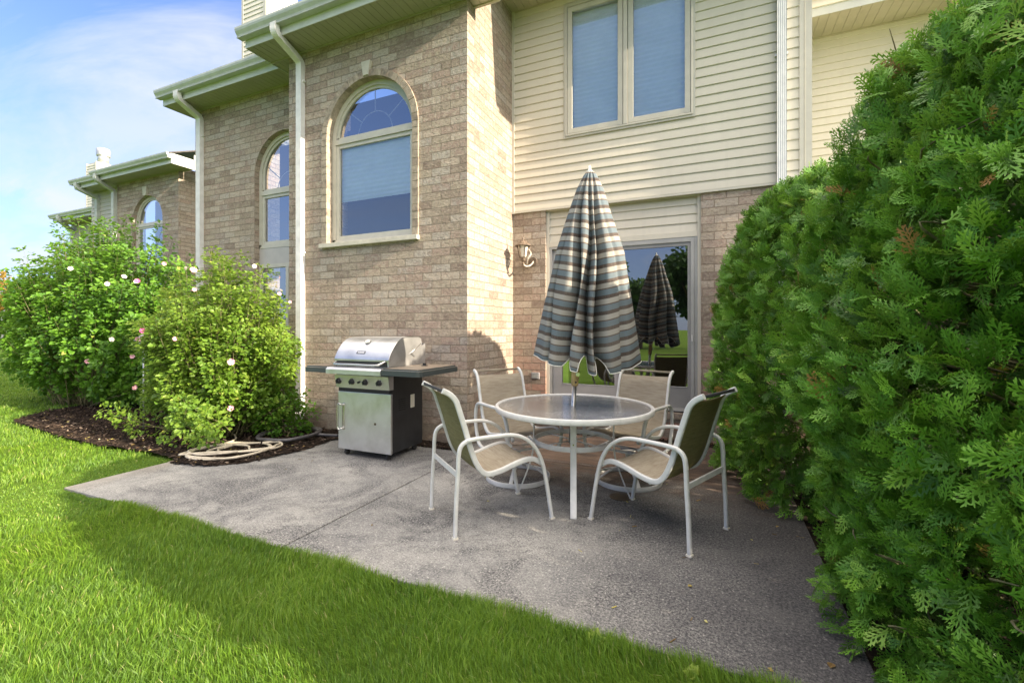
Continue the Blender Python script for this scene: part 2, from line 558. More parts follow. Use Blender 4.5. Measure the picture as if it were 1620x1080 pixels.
    tc = g.new('ShaderNodeTexCoord').outputs['Object']
    n = g.noise(tc, 30.0, 5.0, 0.75, 0.8)
    c = g.ramp(n, [(0.3, (0.012, 0.009, 0.008)), (0.55, (0.032, 0.023, 0.018)), (0.75, (0.065, 0.047, 0.036))])
    g.put(p, 'Base Color', c); g.put(p, 'Roughness', 1.0); g.put(p, 'Specular IOR Level', 0.1)
    g.put(p, 'Normal', g.bump(n, 1.0, 0.04))


ground_mats()


def grid_sheet(name, x0, x1, y0, y1, nx, ny, zf, mat, kind='structure', keep=None):
    vs = []; fs = []
    for j in range(ny + 1):
        for i in range(nx + 1):
            x = x0 + (x1 - x0) * i / nx; y = y0 + (y1 - y0) * j / ny
            vs.append((x, y, zf(x, y)))
    for j in range(ny):
        for i in range(nx):
            a = j * (nx + 1) + i
            if keep and not keep(x0 + (x1 - x0) * (i + .5) / nx, y0 + (y1 - y0) * (j + .5) / ny): continue
            fs.append((a, a + 1, a + nx + 2, a + nx + 1))
    me = bpy.data.meshes.new(name); me.from_pydata(vs, [], fs); me.materials.append(MATS[mat])
    for pl in me.polygons: pl.use_smooth = True
    o = bpy.data.objects.new(name, me); COL.objects.link(o)
    tag(o, kind=kind)
    return o


grid_sheet('ground', -400, 400, -400, 400, 8, 8, lambda x, y: -0.032, 'lawn_soil')

# patio: two slabs with an expansion joint, cut again near the house
mb = MB()
def slab(x0, x1, y0, y1): mb.box(x0, x1, y0, y1, -0.10, 0.0)
slab(-5.08, -2.466, 2.0, 4.36)
slab(-2.454, 0.58, 2.0, 4.405)
slab(-2.592, 0.62, 4.415, 5.66)
slab(0.62, 1.6, 4.9, 5.66)
patio = mb.build('patio', 'concrete', bevel=0.006)
tag(patio, kind='structure')


def in_poly(x, y, P):
    c = False; j = len(P) - 1
    for i in range(len(P)):
        if (P[i][1] > y) != (P[j][1] > y) and x < (P[j][0] - P[i][0]) * (y - P[i][1]) / (P[j][1] - P[i][1]) + P[i][0]: c = not c
        j = i
    return c


BED = [(-5.06, 2.86), (-4.95, 2.78), (-4.55, 2.86), (-4.32, 3.08), (-4.24, 3.35), (-4.17, 3.68), (-4.22, 4.15), (-4.0, 4.34), (-2.6, 4.37), (-2.6, 5.1),
       (-6.5, 5.1), (-8.6, 5.2), (-10.6, 5.2), (-9.9, 3.6), (-9.4, 3.12), (-7.7, 2.93), (-6.5, 2.87), (-5.75, 2.93), (-5.25, 2.93)]
def bedz(x, y): return 0.012 + 0.02 * noise.noise(Vector((x * 2, y * 2, 0))) + 0.012 * noise.noise(Vector((x * 9, y * 9, 3)))
grid_sheet('mulch_bed', -12, -2.5, 2.7, 5.2, 380, 100, bedz, 'mulch', keep=lambda x, y: in_poly(x, y, BED))
# dark soil strip between slab and wall right of the bay, and soil below the hedge
grid_sheet('soil_strip', -3.2, 1.7, 5.6, 5.95, 80, 8, lambda x, y: -0.012 + 0.010 * noise.noise(Vector((x * 9, y * 9, 0))), 'mulch')
grid_sheet('hedge_soil', 0.56, 4.5, 0.9, 5.9, 60, 90, lambda x, y: -0.016 + 0.012 * noise.noise(Vector((x * 3, y * 3, 0))), 'mulch')


# ================================================================ building pieces
def soffit_panels(name, x0, x1, y0, y1, z, parent, mat='soffit', pitch=0.1, vent=None):
    mb = MB(); x = x0
    while x < x1 - 1e-6:
        xe = min(x + pitch, x1)
        if xe - x > 0.01: mb.box(x + 0.002, xe - 0.003, y0, y1, z, z + 0.008)
        x = xe
    mb.box(x0, x1, y0, y1, z + 0.010, z + 0.03)
    # wall moulding
    mb.box(x0, x1, y1 - 0.028, y1 - 0.003, z - 0.014, z - 0.002)
    o = mb.build(name, mat, parent)
    return o


def gutter_run(x0, x1, yb, z, parent, mat='gutter'):
    """K-style gutter; yb = fascia face, z = bottom"""
    prof = [(0.0, 0.0), (-0.075, 0.0), (-0.088, 0.035), (-0.112, 0.072), (-0.120, 0.098), (-0.120, 0.122), (-0.108, 0.122), (-0.108, 0.104),
            (-0.100, 0.075), (-0.078, 0.040), (-0.068, 0.008), (-0.004, 0.008), (-0.004, 0.122), (0.0, 0.122)]
    mb = MB()
    A = [(x0, yb - 0.001 + a, z + b) for a, b in prof]; B = [(x1, yb - 0.001 + a, z + b) for a, b in prof]
    n = len(prof)
    for k in range(n):
        k2 = (k + 1) % n
        mb.poly([A[k], A[k2], B[k2], B[k]])
    outer = prof[:6] + [(0.0, 0.122)]
    for X, fl in ((x0 - 0.001, 1), (x1 + 0.001, 0)):
        pts = [(X, yb - 0.001 + a, z + b) for a, b in outer]
        mb.poly(pts if fl else pts[::-1])
    # bright hemmed lip
    mb.box(x0, x1, yb - 0.093, yb - 0.083, z - 0.004, z + 0.004)
    return mb.build('gutter', mat, parent)


def downspout(path, parent, w=0.082, d=0.058, mat='downspout', straps=(), side=(1, 0, 0), label=None):
    prof = []
    # corrugated rectangular section
    N = 5
    for k in range(N * 2 + 1):
        x = -w / 2 + w * k / (N * 2); prof.append((x, -d / 2 + (0.004 if k % 2 else 0)))
    for k in range(N * 2, -1, -1):
        x = -w / 2 + w * k / (N * 2); prof.append((x, d / 2 - (0.004 if k % 2 else 0)))
    mb = MB(); mb.sweep(path, prof, side=side, smooth=False)
    o = mb.build('downspout', mat, parent)
    for (x, y, z) in straps:
        mb = MB(); mb.box(x - w / 2 - 0.02, x + w / 2 + 0.02, y - 0.033, y + 0.002, z - 0.012, z + 0.012)
        mb.build('strap', mat, o)
    if label: o['label'] = label
    return o


def elbow_path(pts, r=0.05, n=5):
    """polyline with rounded corners"""
    P = [Vector(p) for p in pts]; out = [P[0]]
    for i in range(1, len(P) - 1):
        a = (P[i - 1] - P[i]); b = (P[i + 1] - P[i]); ra = min(r, a.length * .45, b.length * .45)
        p0 = P[i] + a.normalized() * ra; p2 = P[i] + b.normalized() * ra
        for k in range(n + 1):
            t = k / n; out.append((1 - t) ** 2 * p0 + 2 * t * (1 - t) * P[i] + t * t * p2)
    out.append(P[-1]); return out


def lap_rows(mb, O, U, N, u0, u1, z0, z1, pitch=0.1125, holes=(), mi=0):
    """horizontal lap siding as real boards; N = outward normal"""
    z = z0
    while z < z1 - 1e-4:
        ze = min(z + pitch, z1)
        ivs = [(u0, u1)]
        for (a, b, c, d) in holes:
            if z + pitch * 0.5 > c and z + pitch * 0.5 < d:
                nv = []
                for (p, q) in ivs:
                    if b <= p or a >= q: nv.append((p, q)); continue
                    if a > p: nv.append((p, a))
                    if b < q: nv.append((b, q))
                ivs = nv
        # profile bottom -> top : butt, rounded lower face, dutch groove
        pr = [(0.002, 0.0), (0.0165, 0.0), (0.0185, 0.004), (0.0180, 0.012), (0.0125, 0.055), (0.0075, 0.090), (0.0045, pitch)]
        for (p, q) in ivs:
            for (n1, h1), (n2, h2) in zip(pr, pr[1:]):
                h1 = min(h1, ze - z); h2 = min(h2, ze - z)
                if h1 == h2 and n1 > 0.01 and h1 > 0: continue
                pts = [(O[0] + U[0] * u + N[0] * n, O[1] + U[1] * u + N[1] * n, z + h) for u, n, h in ((p, n1, h1), (q, n1, h1), (q, n2, h2), (p, n2, h2))]
                mb.poly(pts, mi=mi)
        z = ze


def arch_pts(cx, cz, r, n=28, a0=0.0, a1=180.0):
    return [(cx + r * math.cos(R(a0 + (a1 - a0) * k / n)), cz + r * math.sin(R(a0 + (a1 - a0) * k / n))) for k in range(n + 1)]


def arch_wall_polys(u0, u1, z0, z1, cx, r, zs, sill):
    """wall rectangle with an arched opening (centre cx, radius r, spring line zs, bottom at sill)"""
    P = [[(u0, z0), (u1, z0), (u1, sill), (u0, sill)],
         [(u0, sill), (cx - r, sill), (cx - r, zs), (u0, zs)],
         [(cx + r, sill), (u1, sill), (u1, zs), (cx + r, zs)]]
    a = arch_pts(cx, zs, r, 32)
    for (p, q) in zip(a, a[1:]):
        P.append([q, p, (p[0], z1), (q[0], z1)])
    P.append([(u0, zs), (cx - r, zs), (cx - r, z1), (u0, z1)])
    P.append([(cx + r, zs), (u1, zs), (u1, z1), (cx + r, z1)])
    return P


def arch_frame(mb, Y0, Y1, cx, r0, r1, zs, zb, bot=0.0, n=32):
    """arched ring with legs: outer radius r1, inner r0, from zb up; extruded Y0 (front) to Y1"""
    outer = [(cx + r1, zb)] + arch_pts(cx, zs, r1, n) + [(cx - r1, zb)]
    inner = [(cx + r0, zb + bot)] + arch_pts(cx, zs, r0, n) + [(cx - r0, zb + bot)]
    for k in range(len(outer) - 1):
        o1, o2, i1, i2 = outer[k], outer[k + 1], inner[k], inner[k + 1]
        mb.poly([(o1[0], Y0, o1[1]), (i1[0], Y0, i1[1]), (i2[0], Y0, i2[1]), (o2[0], Y0, o2[1])][::-1])
        mb.poly([(i1[0], Y0, i1[1]), (i1[0], Y1, i1[1]), (i2[0], Y1, i2[1]), (i2[0], Y0, i2[1])][::-1])
        mb.poly([(o1[0], Y0, o1[1]), (o2[0], Y0, o2[1]), (o2[0], Y1, o2[1]), (o1[0], Y1, o1[1])][::-1])
    if bot:
        mb.box(cx - r1, cx + r1, Y0, Y1, zb, zb + bot)


def arched_window(parent, Y, cx, r, zs, sill, transom, blind_z=None, grille=True, lower=None):
    """window set into an arched opening in a wall facing -Y at plane Y"""
    yf = Y + 0.085
    mb = MB(); arch_frame(mb, yf, yf + 0.09, cx, r - 0.062, r, zs, sill, bot=0.06)
    mb.box(cx - r + 0.06, cx + r - 0.06, yf - 0.004, yf + 0.06, transom - 0.035, transom + 0.035)
    w = mb.build('arched_window', 'window_trim', parent)
    # sashes
    mb = MB()
    arch_frame(mb, yf + 0.022, yf + 0.05, cx, r - 0.098, r - 0.060, zs, transom + 0.035, bot=0.03)
    zb = sill + 0.06; zt = transom - 0.038
    for a, b, c, d in ((cx - r + .062, cx - r + .115, zb, zt), (cx + r - .115, cx + r - .062, zb, zt)):
        mb.box(a, b, yf + 0.012, yf + 0.05, c, d)
    mb.box(cx - r + .115, cx + r - .115, yf + 0.014, yf + 0.05, zb, zb + 0.05)
    mb.box(cx - r + .115, cx + r - .115, yf + 0.014, yf + 0.05, zt - 0.045, zt)
    mb.build('sash', 'window_trim', w)
    # panes
    mb = MB()
    top = [(cx + r - .09, zs)] + arch_pts(cx, zs, r - 0.09, 32)[1:-1] + [(cx - r + .09, zs)]
    low = transom + 0.05
    pts = [(cx - r + .09, low), (cx + r - .09, low)] + arch_pts(cx, zs, r - 0.09, 32)
    mb.poly([(x, yf + 0.04, z) for x, z in pts])
    mb.build('pane', 'glass', w)
    mb = MB(); mb.poly([(x, yf + 0.036, z) for x, z in ((cx - r + .11, zb + .04), (cx + r - .11, zb + .04), (cx + r - .11, zt - .04), (cx - r + .11, zt - .04))])
    mb.build('pane', 'glass' if blind_z is None else 'clear_glass', w)
    if grille:
        mb = MB()
        ri = r * 0.40; zc = transom + 0.05
        ap = arch_pts(cx, zc, ri, 24)
        mb.sweep([(x, yf + 0.048, z) for x, z in ap], rrect(0.004, 0.014, 0.001, 1), side=(0, 1, 0), smooth=False)
        R2 = (zs - zc)
        for a in (38, 90, 142):
            d = (math.cos(R(a)), math.sin(R(a)))
            p0 = (cx + ri * d[0], zc + ri * d[1])
            # intersect with the outer circle
            bq = d[1] * (zc - zs); L = -bq + math.sqrt(max(0, bq * bq - ((zc - zs) ** 2 - (r - .09) ** 2)))
            mb.bar((p0[0], yf + 0.048, p0[1]), (cx + L * d[0], yf + 0.048, zc + L * d[1]), 0.014, 0.004, up=(0, 1, 0))
        mb.build('grille', 'siding_white', w)
    # room behind: dark shallow box and a pleated blind
    mb = MB()
    yb = yf + 0.55
    mb.wall((0, yb, 0), (1, 0), [[(cx - r - .2, sill - .2), (cx + r + .2, sill - .2), (cx + r + .2, zs + r + .1), (cx - r - .2, zs + r + .1)]])
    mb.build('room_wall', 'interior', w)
    if blind_z is not None:
        mb = MB(); z = zt; x0 = cx - r + .07; x1 = cx + r - .07; k = 0
        while z > blind_z:
            za = max(z - 0.030, blind_z)
            ya, yb2 = (yf + 0.075, yf + 0.084) if k % 2 == 0 else (yf + 0.084, yf + 0.075)
            mb.poly([(x0, yb2, za), (x1, yb2, za), (x1, ya, z), (x0, ya, z)])
            z = za; k += 1
        mb.build('blind', 'blind', w)
    return w


def surround(parent, Y, cx, r, zs, sill, proud=0.022, width=0.082, brick='brick_header'):
    """a ring of header bricks round the opening, standing proud of the wall"""
    mb = MB(); rnd = random.Random(4)
    # backing of mortar
    arch_frame(mb, Y - proud + 0.007, Y + 0.10, cx, r, r + width, zs, sill, n=40)
    mo = mb.build('brick_surround', 'mortar', parent)
    mb = MB(); h = 0.093
    def block(pts):
        j = rnd.uniform(-0.003, 0.003)
        y0 = Y - proud + j; f = [(x, y0, z) for x, z in pts]; b = [(x, Y + 0.088, z) for x, z in pts]
        mi = 0 if rnd.random() < .72 else 1
        mb.poly(f, mi=mi)
        for k in range(4):
            k2 = (k + 1) % 4
            mb.poly([f[k], b[k], b[k2], f[k2]], mi=mi)
    z = sill + 0.004
    e = 0.0035
    while z < zs - 0.02:
        zt = min(z + h, zs)
        for s in (-1, 1):
            xa, xb = (cx - r - width, cx - r - 0.0) if s < 0 else (cx + r, cx + r + width)
            if s < 0: xa -= 0.002; xb += 0.002
            else: xa -= 0.002; xb += 0.002
            block([(xa, z + e), (xb, z + e), (xb, zt - e), (xa, zt - e)])
        z = zt
    nb = int(round(math.pi * (r + width / 2) / h))
    for k in range(nb):
        a0 = math.pi * k / nb + 0.0045; a1 = math.pi * (k + 1) / nb - 0.0045
        ri, ro = r - 0.002, r + width + 0.002
        am = (a0 + a1) / 2
        block([(cx + ri * math.cos(a1), zs + ri * math.sin(a1)), (cx + ri * math.cos(a0), zs + ri * math.sin(a0)),
               (cx + ro * math.cos(a0), zs + ro * math.sin(a0)), (cx + ro * math.cos(a1), zs + ro * math.sin(a1))])
    mb.build('header_brick', [brick, 'brick_dark'], mo)['kind'] = 'stuff'
    return mo


def keystone(parent, Y, cx, z0, z1, wb, wt):
    mb = MB()
    f = [(cx - wb / 2, Y - 0.04, z0), (cx + wb / 2, Y - 0.04, z0), (cx + wt / 2, Y - 0.04, z1), (cx - wt / 2, Y - 0.04, z1)]
    b = [(x, Y + 0.01, z) for x, y, z in f]
    mb.poly(f)
    for k in range(4): mb.poly([f[k], b[k], b[(k + 1) % 4], f[(k + 1) % 4]])
    return mb.build('keystone', 'limestone', parent)


def eave(parent, x0, x1, yf, yw, z, left=None, right=None, gut=True, soff='soffit'):
    """box eave along x with fascia; z = soffit height. left/right = end return depth (y) or None"""
    soffit_panels('soffit', x0, x1, yf + 0.012, yw, z, parent, soff)
    mb = MB()
    mb.box(x0, x1, yf, yf + 0.011, z - 0.012, z + 0.22)
    if left: mb.box(x0 - 0.011, x0 - 0.0005, yf, left, z - 0.012, z + 0.22)
    if right: mb.box(x1 + 0.0005, x1 + 0.011, yf, right, z - 0.012, z + 0.22)
    mb.build('fascia', 'fascia', parent)
    if gut: gutter_run(x0 - 0.06, x1 + 0.03, yf - 0.001, z + 0.09, parent)


def roof_plane(parent, x0, x1, y0, z0, depth, pitch=0.42):
    mb = MB(); t = 0.03
    y1 = y0 + depth; z1 = z0 + depth * pitch
    mb.poly([(x0, y0, z0), (x1, y0, z0), (x1, y1, z1), (x0, y1, z1)])
    mb.poly([(x0, y0, z0 - t), (x0, y1, z1 - t), (x1, y1, z1 - t), (x1, y0, z0 - t)])
    for X in (x0, x1): mb.poly([(X, y0, z0 - t), (X, y0, z0), (X, y1, z1), (X, y1, z1 - t)])
    mb.poly([(x0, y0, z0 - t), (x1, y0, z0 - t), (x1, y0, z0), (x0, y0, z0)])
    return mb.build('roof', 'shingle', parent)


YB, YW, XB = 4.58, 5.88, -2.6
ZS = 5.16

# ---------------------------------------------------------------- the townhouse
TH = thing('townhouse', (-2.6, 4.58, 0), 'brick and cream siding townhouse behind the patio with a glass patio door', 'house')
# bay walls
mb = MB()
cx, r, zs, sill = -4.051, 0.697, 3.876, 2.49
mb.wall((0, YB, 0), (1, 0), arch_wall_polys(-5.47, XB, -0.1, ZS + 0.1, cx, r + 0.08, zs, sill))
mb.wall((XB, 0, 0), (0, 1), [[(YB, -0.1), (YW + .02, -0.1), (YW + .02, 6.2), (YB, 6.2)]], u_off=0.13)
mb.wall((-5.47, 0, 0), (0, 1), [[(YW, -0.1), (YB, -0.1), (YB, ZS + .1), (YW, ZS + .1)]], u_off=0.2)
mb.build('bay_wall', 'brick', TH)
# upper side of the bay block above the eave return (keeps the roof closed)
mb = MB(); mb.box(-5.3, XB - 0.01, YB + 0.35, YW, ZS + 0.32, 6.3)
mb.build('upper_wall', 'siding', TH)
# piers beside the patio door
mb = MB()
mb.wall((0, YW, 0), (1, 0), [[(XB, -0.1), (-2.11, -0.1), (-2.11, 2.985), (XB, 2.985)], [(-0.145, -0.1), (0.97, -0.1), (0.97, 2.985), (-0.145, 2.985)],
                             [(-2.11, -0.1), (-0.145, -0.1), (-0.145, 0.30), (-2.11, 0.30)]])
mb.wall((-2.11, 0, 0), (0, 1), [[(YW, 0.3), (YW + .12, 0.3), (YW + .12, 2.985), (YW, 2.985)]])
mb.wall((-0.145, 0, 0), (0, 1), [[(YW + .12, 0.3), (YW, 0.3), (YW, 2.985), (YW + .12, 2.985)]])
mb.wall((0.97, 0, 0), (0, 1), [[(YW, -0.1), (8.1, -0.1), (8.1, 2.985), (YW, 2.985)]])
mb.build('pier_wall', 'brick_pier', TH)
# brick ledge under the door
mb = MB(); mb.box(-2.105, -0.15, YW - 0.025, YW + 0.10, 0.255, 0.325)
mb.build('door_ledge', 'brick_dark', TH)
# main siding
mb = MB()
ys = YW - 0.012
lap_rows(mb, (0, ys, 0), (1, 0), (0, -1), XB + 0.035, 0.86, 2.99, 5.80, holes=[(-1.835, -0.210, 3.865, 5.66)])
mb.build('siding', 'siding', TH)
mb = MB()
mb.box(XB + 0.001, XB + 0.036, ys - 0.024, ys + 0.01, 2.96, 5.79)      # inside corner post
mb.box(0.855, 0.895, ys - 0.030, ys + 0.01, 2.96, 5.79)
mb.box(0.897, 0.972, ys - 0.022, ys + 0.01, 2.96, 5.79)
mb.box(0.900, 0.905, ys - 0.027, ys - 0.022, 2.96, 5.79)
mb.box(XB + 0.037, 0.854, ys - 0.021, ys + 0.011, 2.965, 2.989)         # starter strip
mb.build('corner_trim', 'trim', TH)
mb = MB(); mb.wall((0.974, 0, 0), (0, 1), [[(YW, 2.96), (8.1, 2.96), (8.1, 6), (YW, 6)]]); mb.wall((0, YW + .02, 0), (1, 0), [[(XB, 2.95), (.97, 2.95), (.97, 3.8), (XB, 3.8)]])
mb.build('side_wall', 'siding', TH)
# little soffit with vents over the door head panel, then recessed siding panel
mb = MB(); x = -2.11
while x < -0.16:
    xe = min(x + 0.055, -0.15); mb.box(x + 0.002, xe - 0.004, ys - 0.004, YW + 0.075, 2.968, 2.978); x = xe
mb.box(-2.11, -0.145, ys + 0.011, YW + 0.08, 2.979, 2.99)
mb.build('soffit', 'soffit_warm', TH)
mb = MB()
lap_rows(mb, (0, YW + 0.075, 0), (1, 0), (0, -1), -2.07, -0.185, 2.53, 2.968, pitch=0.11)
mb.box(-2.109, -2.071, YW + 0.035, YW + 0.09, 0.36, 2.967)
mb.box(-0.184, -0.147, YW + 0.035, YW + 0.09, 0.36, 2.967)
mb.box(-2.07, -0.185, YW + 0.04, YW + 0.09, 2.470, 2.529)
mb.build('door_head_panel', 'siding', TH)
# main eave above the siding
soffit_panels('soffit', XB, 1.25, YW - 0.62, YW, 5.79, TH, 'soffit_warm', pitch=0.1)
mb = MB(); mb.box(XB, 1.25, YW - 0.632, YW - 0.621, 5.77, 6.0); mb.build('fascia', 'fascia', TH)
gutter_run(XB, 1.3, YW - 0.634, 5.86, TH)
roof_plane(TH, XB - 0.3, 1.4, YW - 0.64, 6.0, 4.5)
# bay eave
eave(TH, -5.80, -2.27, 4.172, YB, ZS, left=YW - .4, right=4.76)
soffit_panels('soffit', -5.80, -5.475, YB + 0.001, YW - .4, ZS, TH)
soffit_panels('soffit', XB + 0.002, -2.27, YB + 0.001, 4.76, ZS, TH, 'soffit_warm')
mb = MB(); mb.box(XB + 0.002, -2.275, 4.752, 4.764, ZS - 0.016, ZS + 0.20); mb.build('fascia', 'trim', TH)
roof_plane(TH, -5.82, -2.24, 4.10, ZS + 0.215, 1.6)
# arched window in the bay
arched_window(TH, YB, cx, r, zs, sill, 3.865, blind_z=3.07)
surround(TH, YB, cx, r, zs, sill)
keystone(TH, YB, cx - 0.01, 4.585, 4.762, 0.085, 0.145)
mb = MB(); mb.box(-4.853, -3.262, YB - 0.055, YB + 0.10, 2.432, 2.488); mb.build('window_sill', 'limestone', TH, bevel=0.004)
# casement pair upstairs
def casement(parent):
    y = ys; x0, x1, z0, z1 = -1.841, -0.205, 3.885, 5.67
    mb = MB()
    def frame(a, b, c, d, w, ya, yb):
        mb.box(a, a + w, ya, yb, c, d); mb.box(b - w, b, ya, yb, c, d)
        mb.box(a + w, b - w, ya, yb, c, c + w); mb.box(a + w, b - w, ya, yb, d - w, d)
    frame(x0, x1, z0, z1, 0.028, y - 0.030, y + 0.03)
    frame(x0 + 0.028, x1 - 0.028, z0 + 0.028, z1 - 0.028, 0.022, y - 0.042, y + 0.03)
    mb.box(-1.052, -1.0, y - 0.046, y + 0.03, z0 + 0.05, z1 - 0.05)
    w = mb.build('casement_window', 'window_trim', parent, bevel=0.002)
    for a, b in ((x0 + 0.056, -1.060), (-0.992, x1 - 0.056)):
        mb = MB(); s = 0.062; c, d = z0 + 0.056, z1 - 0.056
        mb.box(a, a + s, y - 0.036, y + 0.02, c, d); mb.box(b - s, b, y - 0.036, y + 0.02, c, d)
        mb.box(a + s, b - s, y - 0.036, y + 0.02, c, c + s); mb.box(a + s, b - s, y - 0.036, y + 0.02, d - s, d)
        sa = mb.build('sash', 'window_trim', w, bevel=0.002)
        mb = MB(); mb.poly([(a + s, y - 0.014, c + s), (b - s, y - 0.014, c + s), (b - s, y - 0.014, d - s), (a + s, y - 0.014, d - s)])
        mb.build('pane', 'clear_glass', w)
        mb = MB(); z = d; k = 0
        while z > c:
            za = max(z - 0.030, c); ya, yb2 = (y + 0.045, y + 0.054) if k % 2 == 0 else (y + 0.054, y + 0.045)
            mb.poly([(a, yb2, za), (b, yb2, za), (b, ya, z), (a, ya, z)]); z = za; k += 1
        mb.build('blind', 'blind', w)
    mb = MB(); mb.box(x0, x1, y + 0.20, y + 0.21, z0, z1); mb.build('room_wall', 'interior', w)
casement(TH)
# sliding patio door
def patio_door(parent):
    y = YW + 0.045; x0, x1, z0, z1 = -2.07, -0.186, 0.345, 2.468
    mb = MB()
    mb.box(x0, x0 + 0.035, y, y + 0.07, z0, z1); mb.box(x1 - 0.035, x1, y, y + 0.07, z0, z1)
    mb.box(x0 + 0.035, x1 - 0.035, y, y + 0.07, z1 - 0.03, z1); mb.box(x0 + 0.035, x1 - 0.035, y - 0.015, y + 0.07, z0, z0 + 0.035)
    d = mb.build('sliding_door', 'door_trim', parent, bevel=0.002)
    # left, inner leaf
    def leaf(a, b, c, e, wv, wb, wt, ya, mat, gname, gm):
        mb = MB()
        mb.box(a, a + wv, ya, ya + 0.035, c, e); mb.box(b - wv, b, ya, ya + 0.035, c, e)
        mb.box(a + wv, b - wv, ya, ya + 0.035, c, c + wb); mb.box(a + wv, b - wv, ya, ya + 0.035, e - wt, e)
        # glazing bead
        q = 0.012
        mb.box(a + wv, b - wv, ya - 0.004, ya + 0.0, c + wb - q, c + wb + 0.0)
        L = mb.build(gname, mat, d, bevel=0.002)
        mb = MB(); yg = ya + 0.018
        mb.poly([(a + wv, yg, c + wb), (b - wv, yg, c + wb), (b - wv, yg, e - wt), (a + wv, yg, e - wt)])
        mb.build('pane', gm, d)
    leaf(-2.033, -1.06, 0.382, 2.436, 0.13, 0.225, 0.12, y + 0.046, 'door_panel', 'door_leaf', 'door_glass')
    leaf(-1.135, -0.262, 0.382, 2.436, 0.035, 0.26, 0.07, y + 0.004, 'door_grey', 'door_leaf', 'door_glass')
    mb = MB(); mb.box(-0.261, -0.222, y - 0.012, y + 0.03, 0.382, 2.436); mb.box(-1.137, -0.262, y - 0.012, y + 0.003, 2.412, 2.436)
    mb.build('screen_rail', 'door_trim', d)
    mb = MB(); mb.box(-0.252, -0.238, y - 0.03, y - 0.012, 1.20, 1.28); mb.build('handle', 'white_metal', d)
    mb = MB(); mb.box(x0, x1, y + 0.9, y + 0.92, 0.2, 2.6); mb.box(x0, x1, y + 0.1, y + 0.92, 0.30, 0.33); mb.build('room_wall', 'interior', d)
patio_door(TH)
# downspouts
downspout(elbow_path([(-5.155, 4.10, 5.27), (-5.155, 4.10, 5.15), (-5.21, 4.545, 5.02), (-5.21, 4.545, 0.22), (-5.19, 4.50, 0.14), (-5.17, 4.30, 0.06)], 0.06), TH,
          w=0.095, d=0.07, straps=[(-5.21, 4.57, 4.75), (-5.21, 4.57, 2.4), (-5.21, 4.57, 0.55)])
downspout([(0.682, YW - 0.065, 5.86), (0.682, YW - 0.065, 0.3)], TH, w=0.09, d=0.06, straps=[(0.682, YW - 0.02, 4.4)])

# ---------------------------------------------------------------- recessed wall to the right
NB = thing('adjoining_townhouse', (3, 8.1, 0), 'cream sided house wall set back behind the tall evergreens, with a soffit overhead', 'house')
mb = MB(); lap_rows(mb, (0, 8.1, 0), (1, 0), (0, -1), 0.98, 7.0, 0.0, 5.70)
mb.build('siding', 'siding_white', NB)
soffit_panels('soffit', 0.98, 7.0, 7.50, 8.1, 5.70, NB, 'soffit_warm', pitch=0.12)
mb = MB(); mb.box(0.98, 7.0, 7.488, 7.499, 5.685, 5.80); mb.build('fascia', 'fascia', NB)
mb = MB(); lap_rows(mb, (0, 7.49, 0), (1, 0), (0, -1), 0.98, 7.0, 5.80, 8.2); mb.build('siding', 'siding_white', NB)
roof_plane(NB, 0.9, 7.2, 7.2, 8.2, 3)

# ---------------------------------------------------------------- attached house, left of the bay
AT = thing('attached_townhouse', (-8.37, 5.07, 0), 'set back brick house section left of the white downspout with a tall arched window', 'house')
YL = 5.07
c2, r2, zs2, sl2 = -6.2, 0.645, 3.83, 0.75
mb = MB()
mb.wall((0, YL, 0), (1, 0), arch_wall_polys(-8.37, -5.47, -0.1, ZS + 0.1, c2, r2, zs2, sl2))
mb.wall((-8.37, 0, 0), (0, 1), [[(9, -0.1), (YL, -0.1), (YL, ZS + .1), (9, ZS + .1)]])
a = arch_pts(c2, zs2, r2, 32)
for (p, q) in zip([(c2 + r2, sl2)] + a, a + [(c2 - r2, sl2)]):
    mb.poly([(p[0], YL, p[1]), (q[0], YL, q[1]), (q[0], YL + .09, q[1]), (p[0], YL + .09, p[1])], [(0, p[1]), (0, q[1]), (.09, q[1]), (.09, p[1])])
mb.build('brick_wall', 'brick', AT)
arched_window(AT, YL, c2, r2, zs2, 2.66, 3.56)
mb = MB(); mb.box(c2 - r2 + .001, c2 + r2 - .001, YL + 0.09, YL + 0.16, 2.40, 2.659); mb.build('panel', 'door_panel', AT)
mb = MB()
for (p, q, u, v) in ((c2 - r2 + .001, c2 - r2 + .06, .75, 2.399), (c2 + r2 - .06, c2 + r2 - .001, .75, 2.399), (c2 - .03, c2 + .03, .81, 2.34), (c2 - r2 + .06, c2 + r2 - .06, .75, .81), (c2 - r2 + .06, c2 + r2 - .06, 2.34, 2.399)):
    mb.box(p, q, YL + .085, YL + .15, u, v)
wn = mb.build('window', 'window_trim', AT)
mb = MB(); mb.poly([(c2 - r2 + .05, YL + .12, .8), (c2 + r2 - .05, YL + .12, .8), (c2 + r2 - .05, YL + .12, 2.35), (c2 - r2 + .05, YL + .12, 2.35)]); mb.build('pane', 'glass', wn)
mb = MB(); mb.box(c2 - .8, c2 + .8, YL + .6, YL + .62, .5, 2.6); mb.build('room_wall', 'interior', wn)
eave(AT, -8.60, -5.80, 4.685, YL, ZS, left=7.0)
soffit_panels('soffit', -8.6, -8.375, YL + .001, 7.0, ZS, AT)
roof_plane(AT, -8.62, -5.5, 4.60, ZS + 0.215, 4.0)
downspout(elbow_path([(-8.10, 4.62, 5.27), (-8.10, 4.62, 5.15), (-8.19, 5.035, 5.02), (-8.19, 5.035, 0.1)], 0.06), AT, w=0.11, d=0.07, straps=[(-8.19, 5.06, 4.7)])


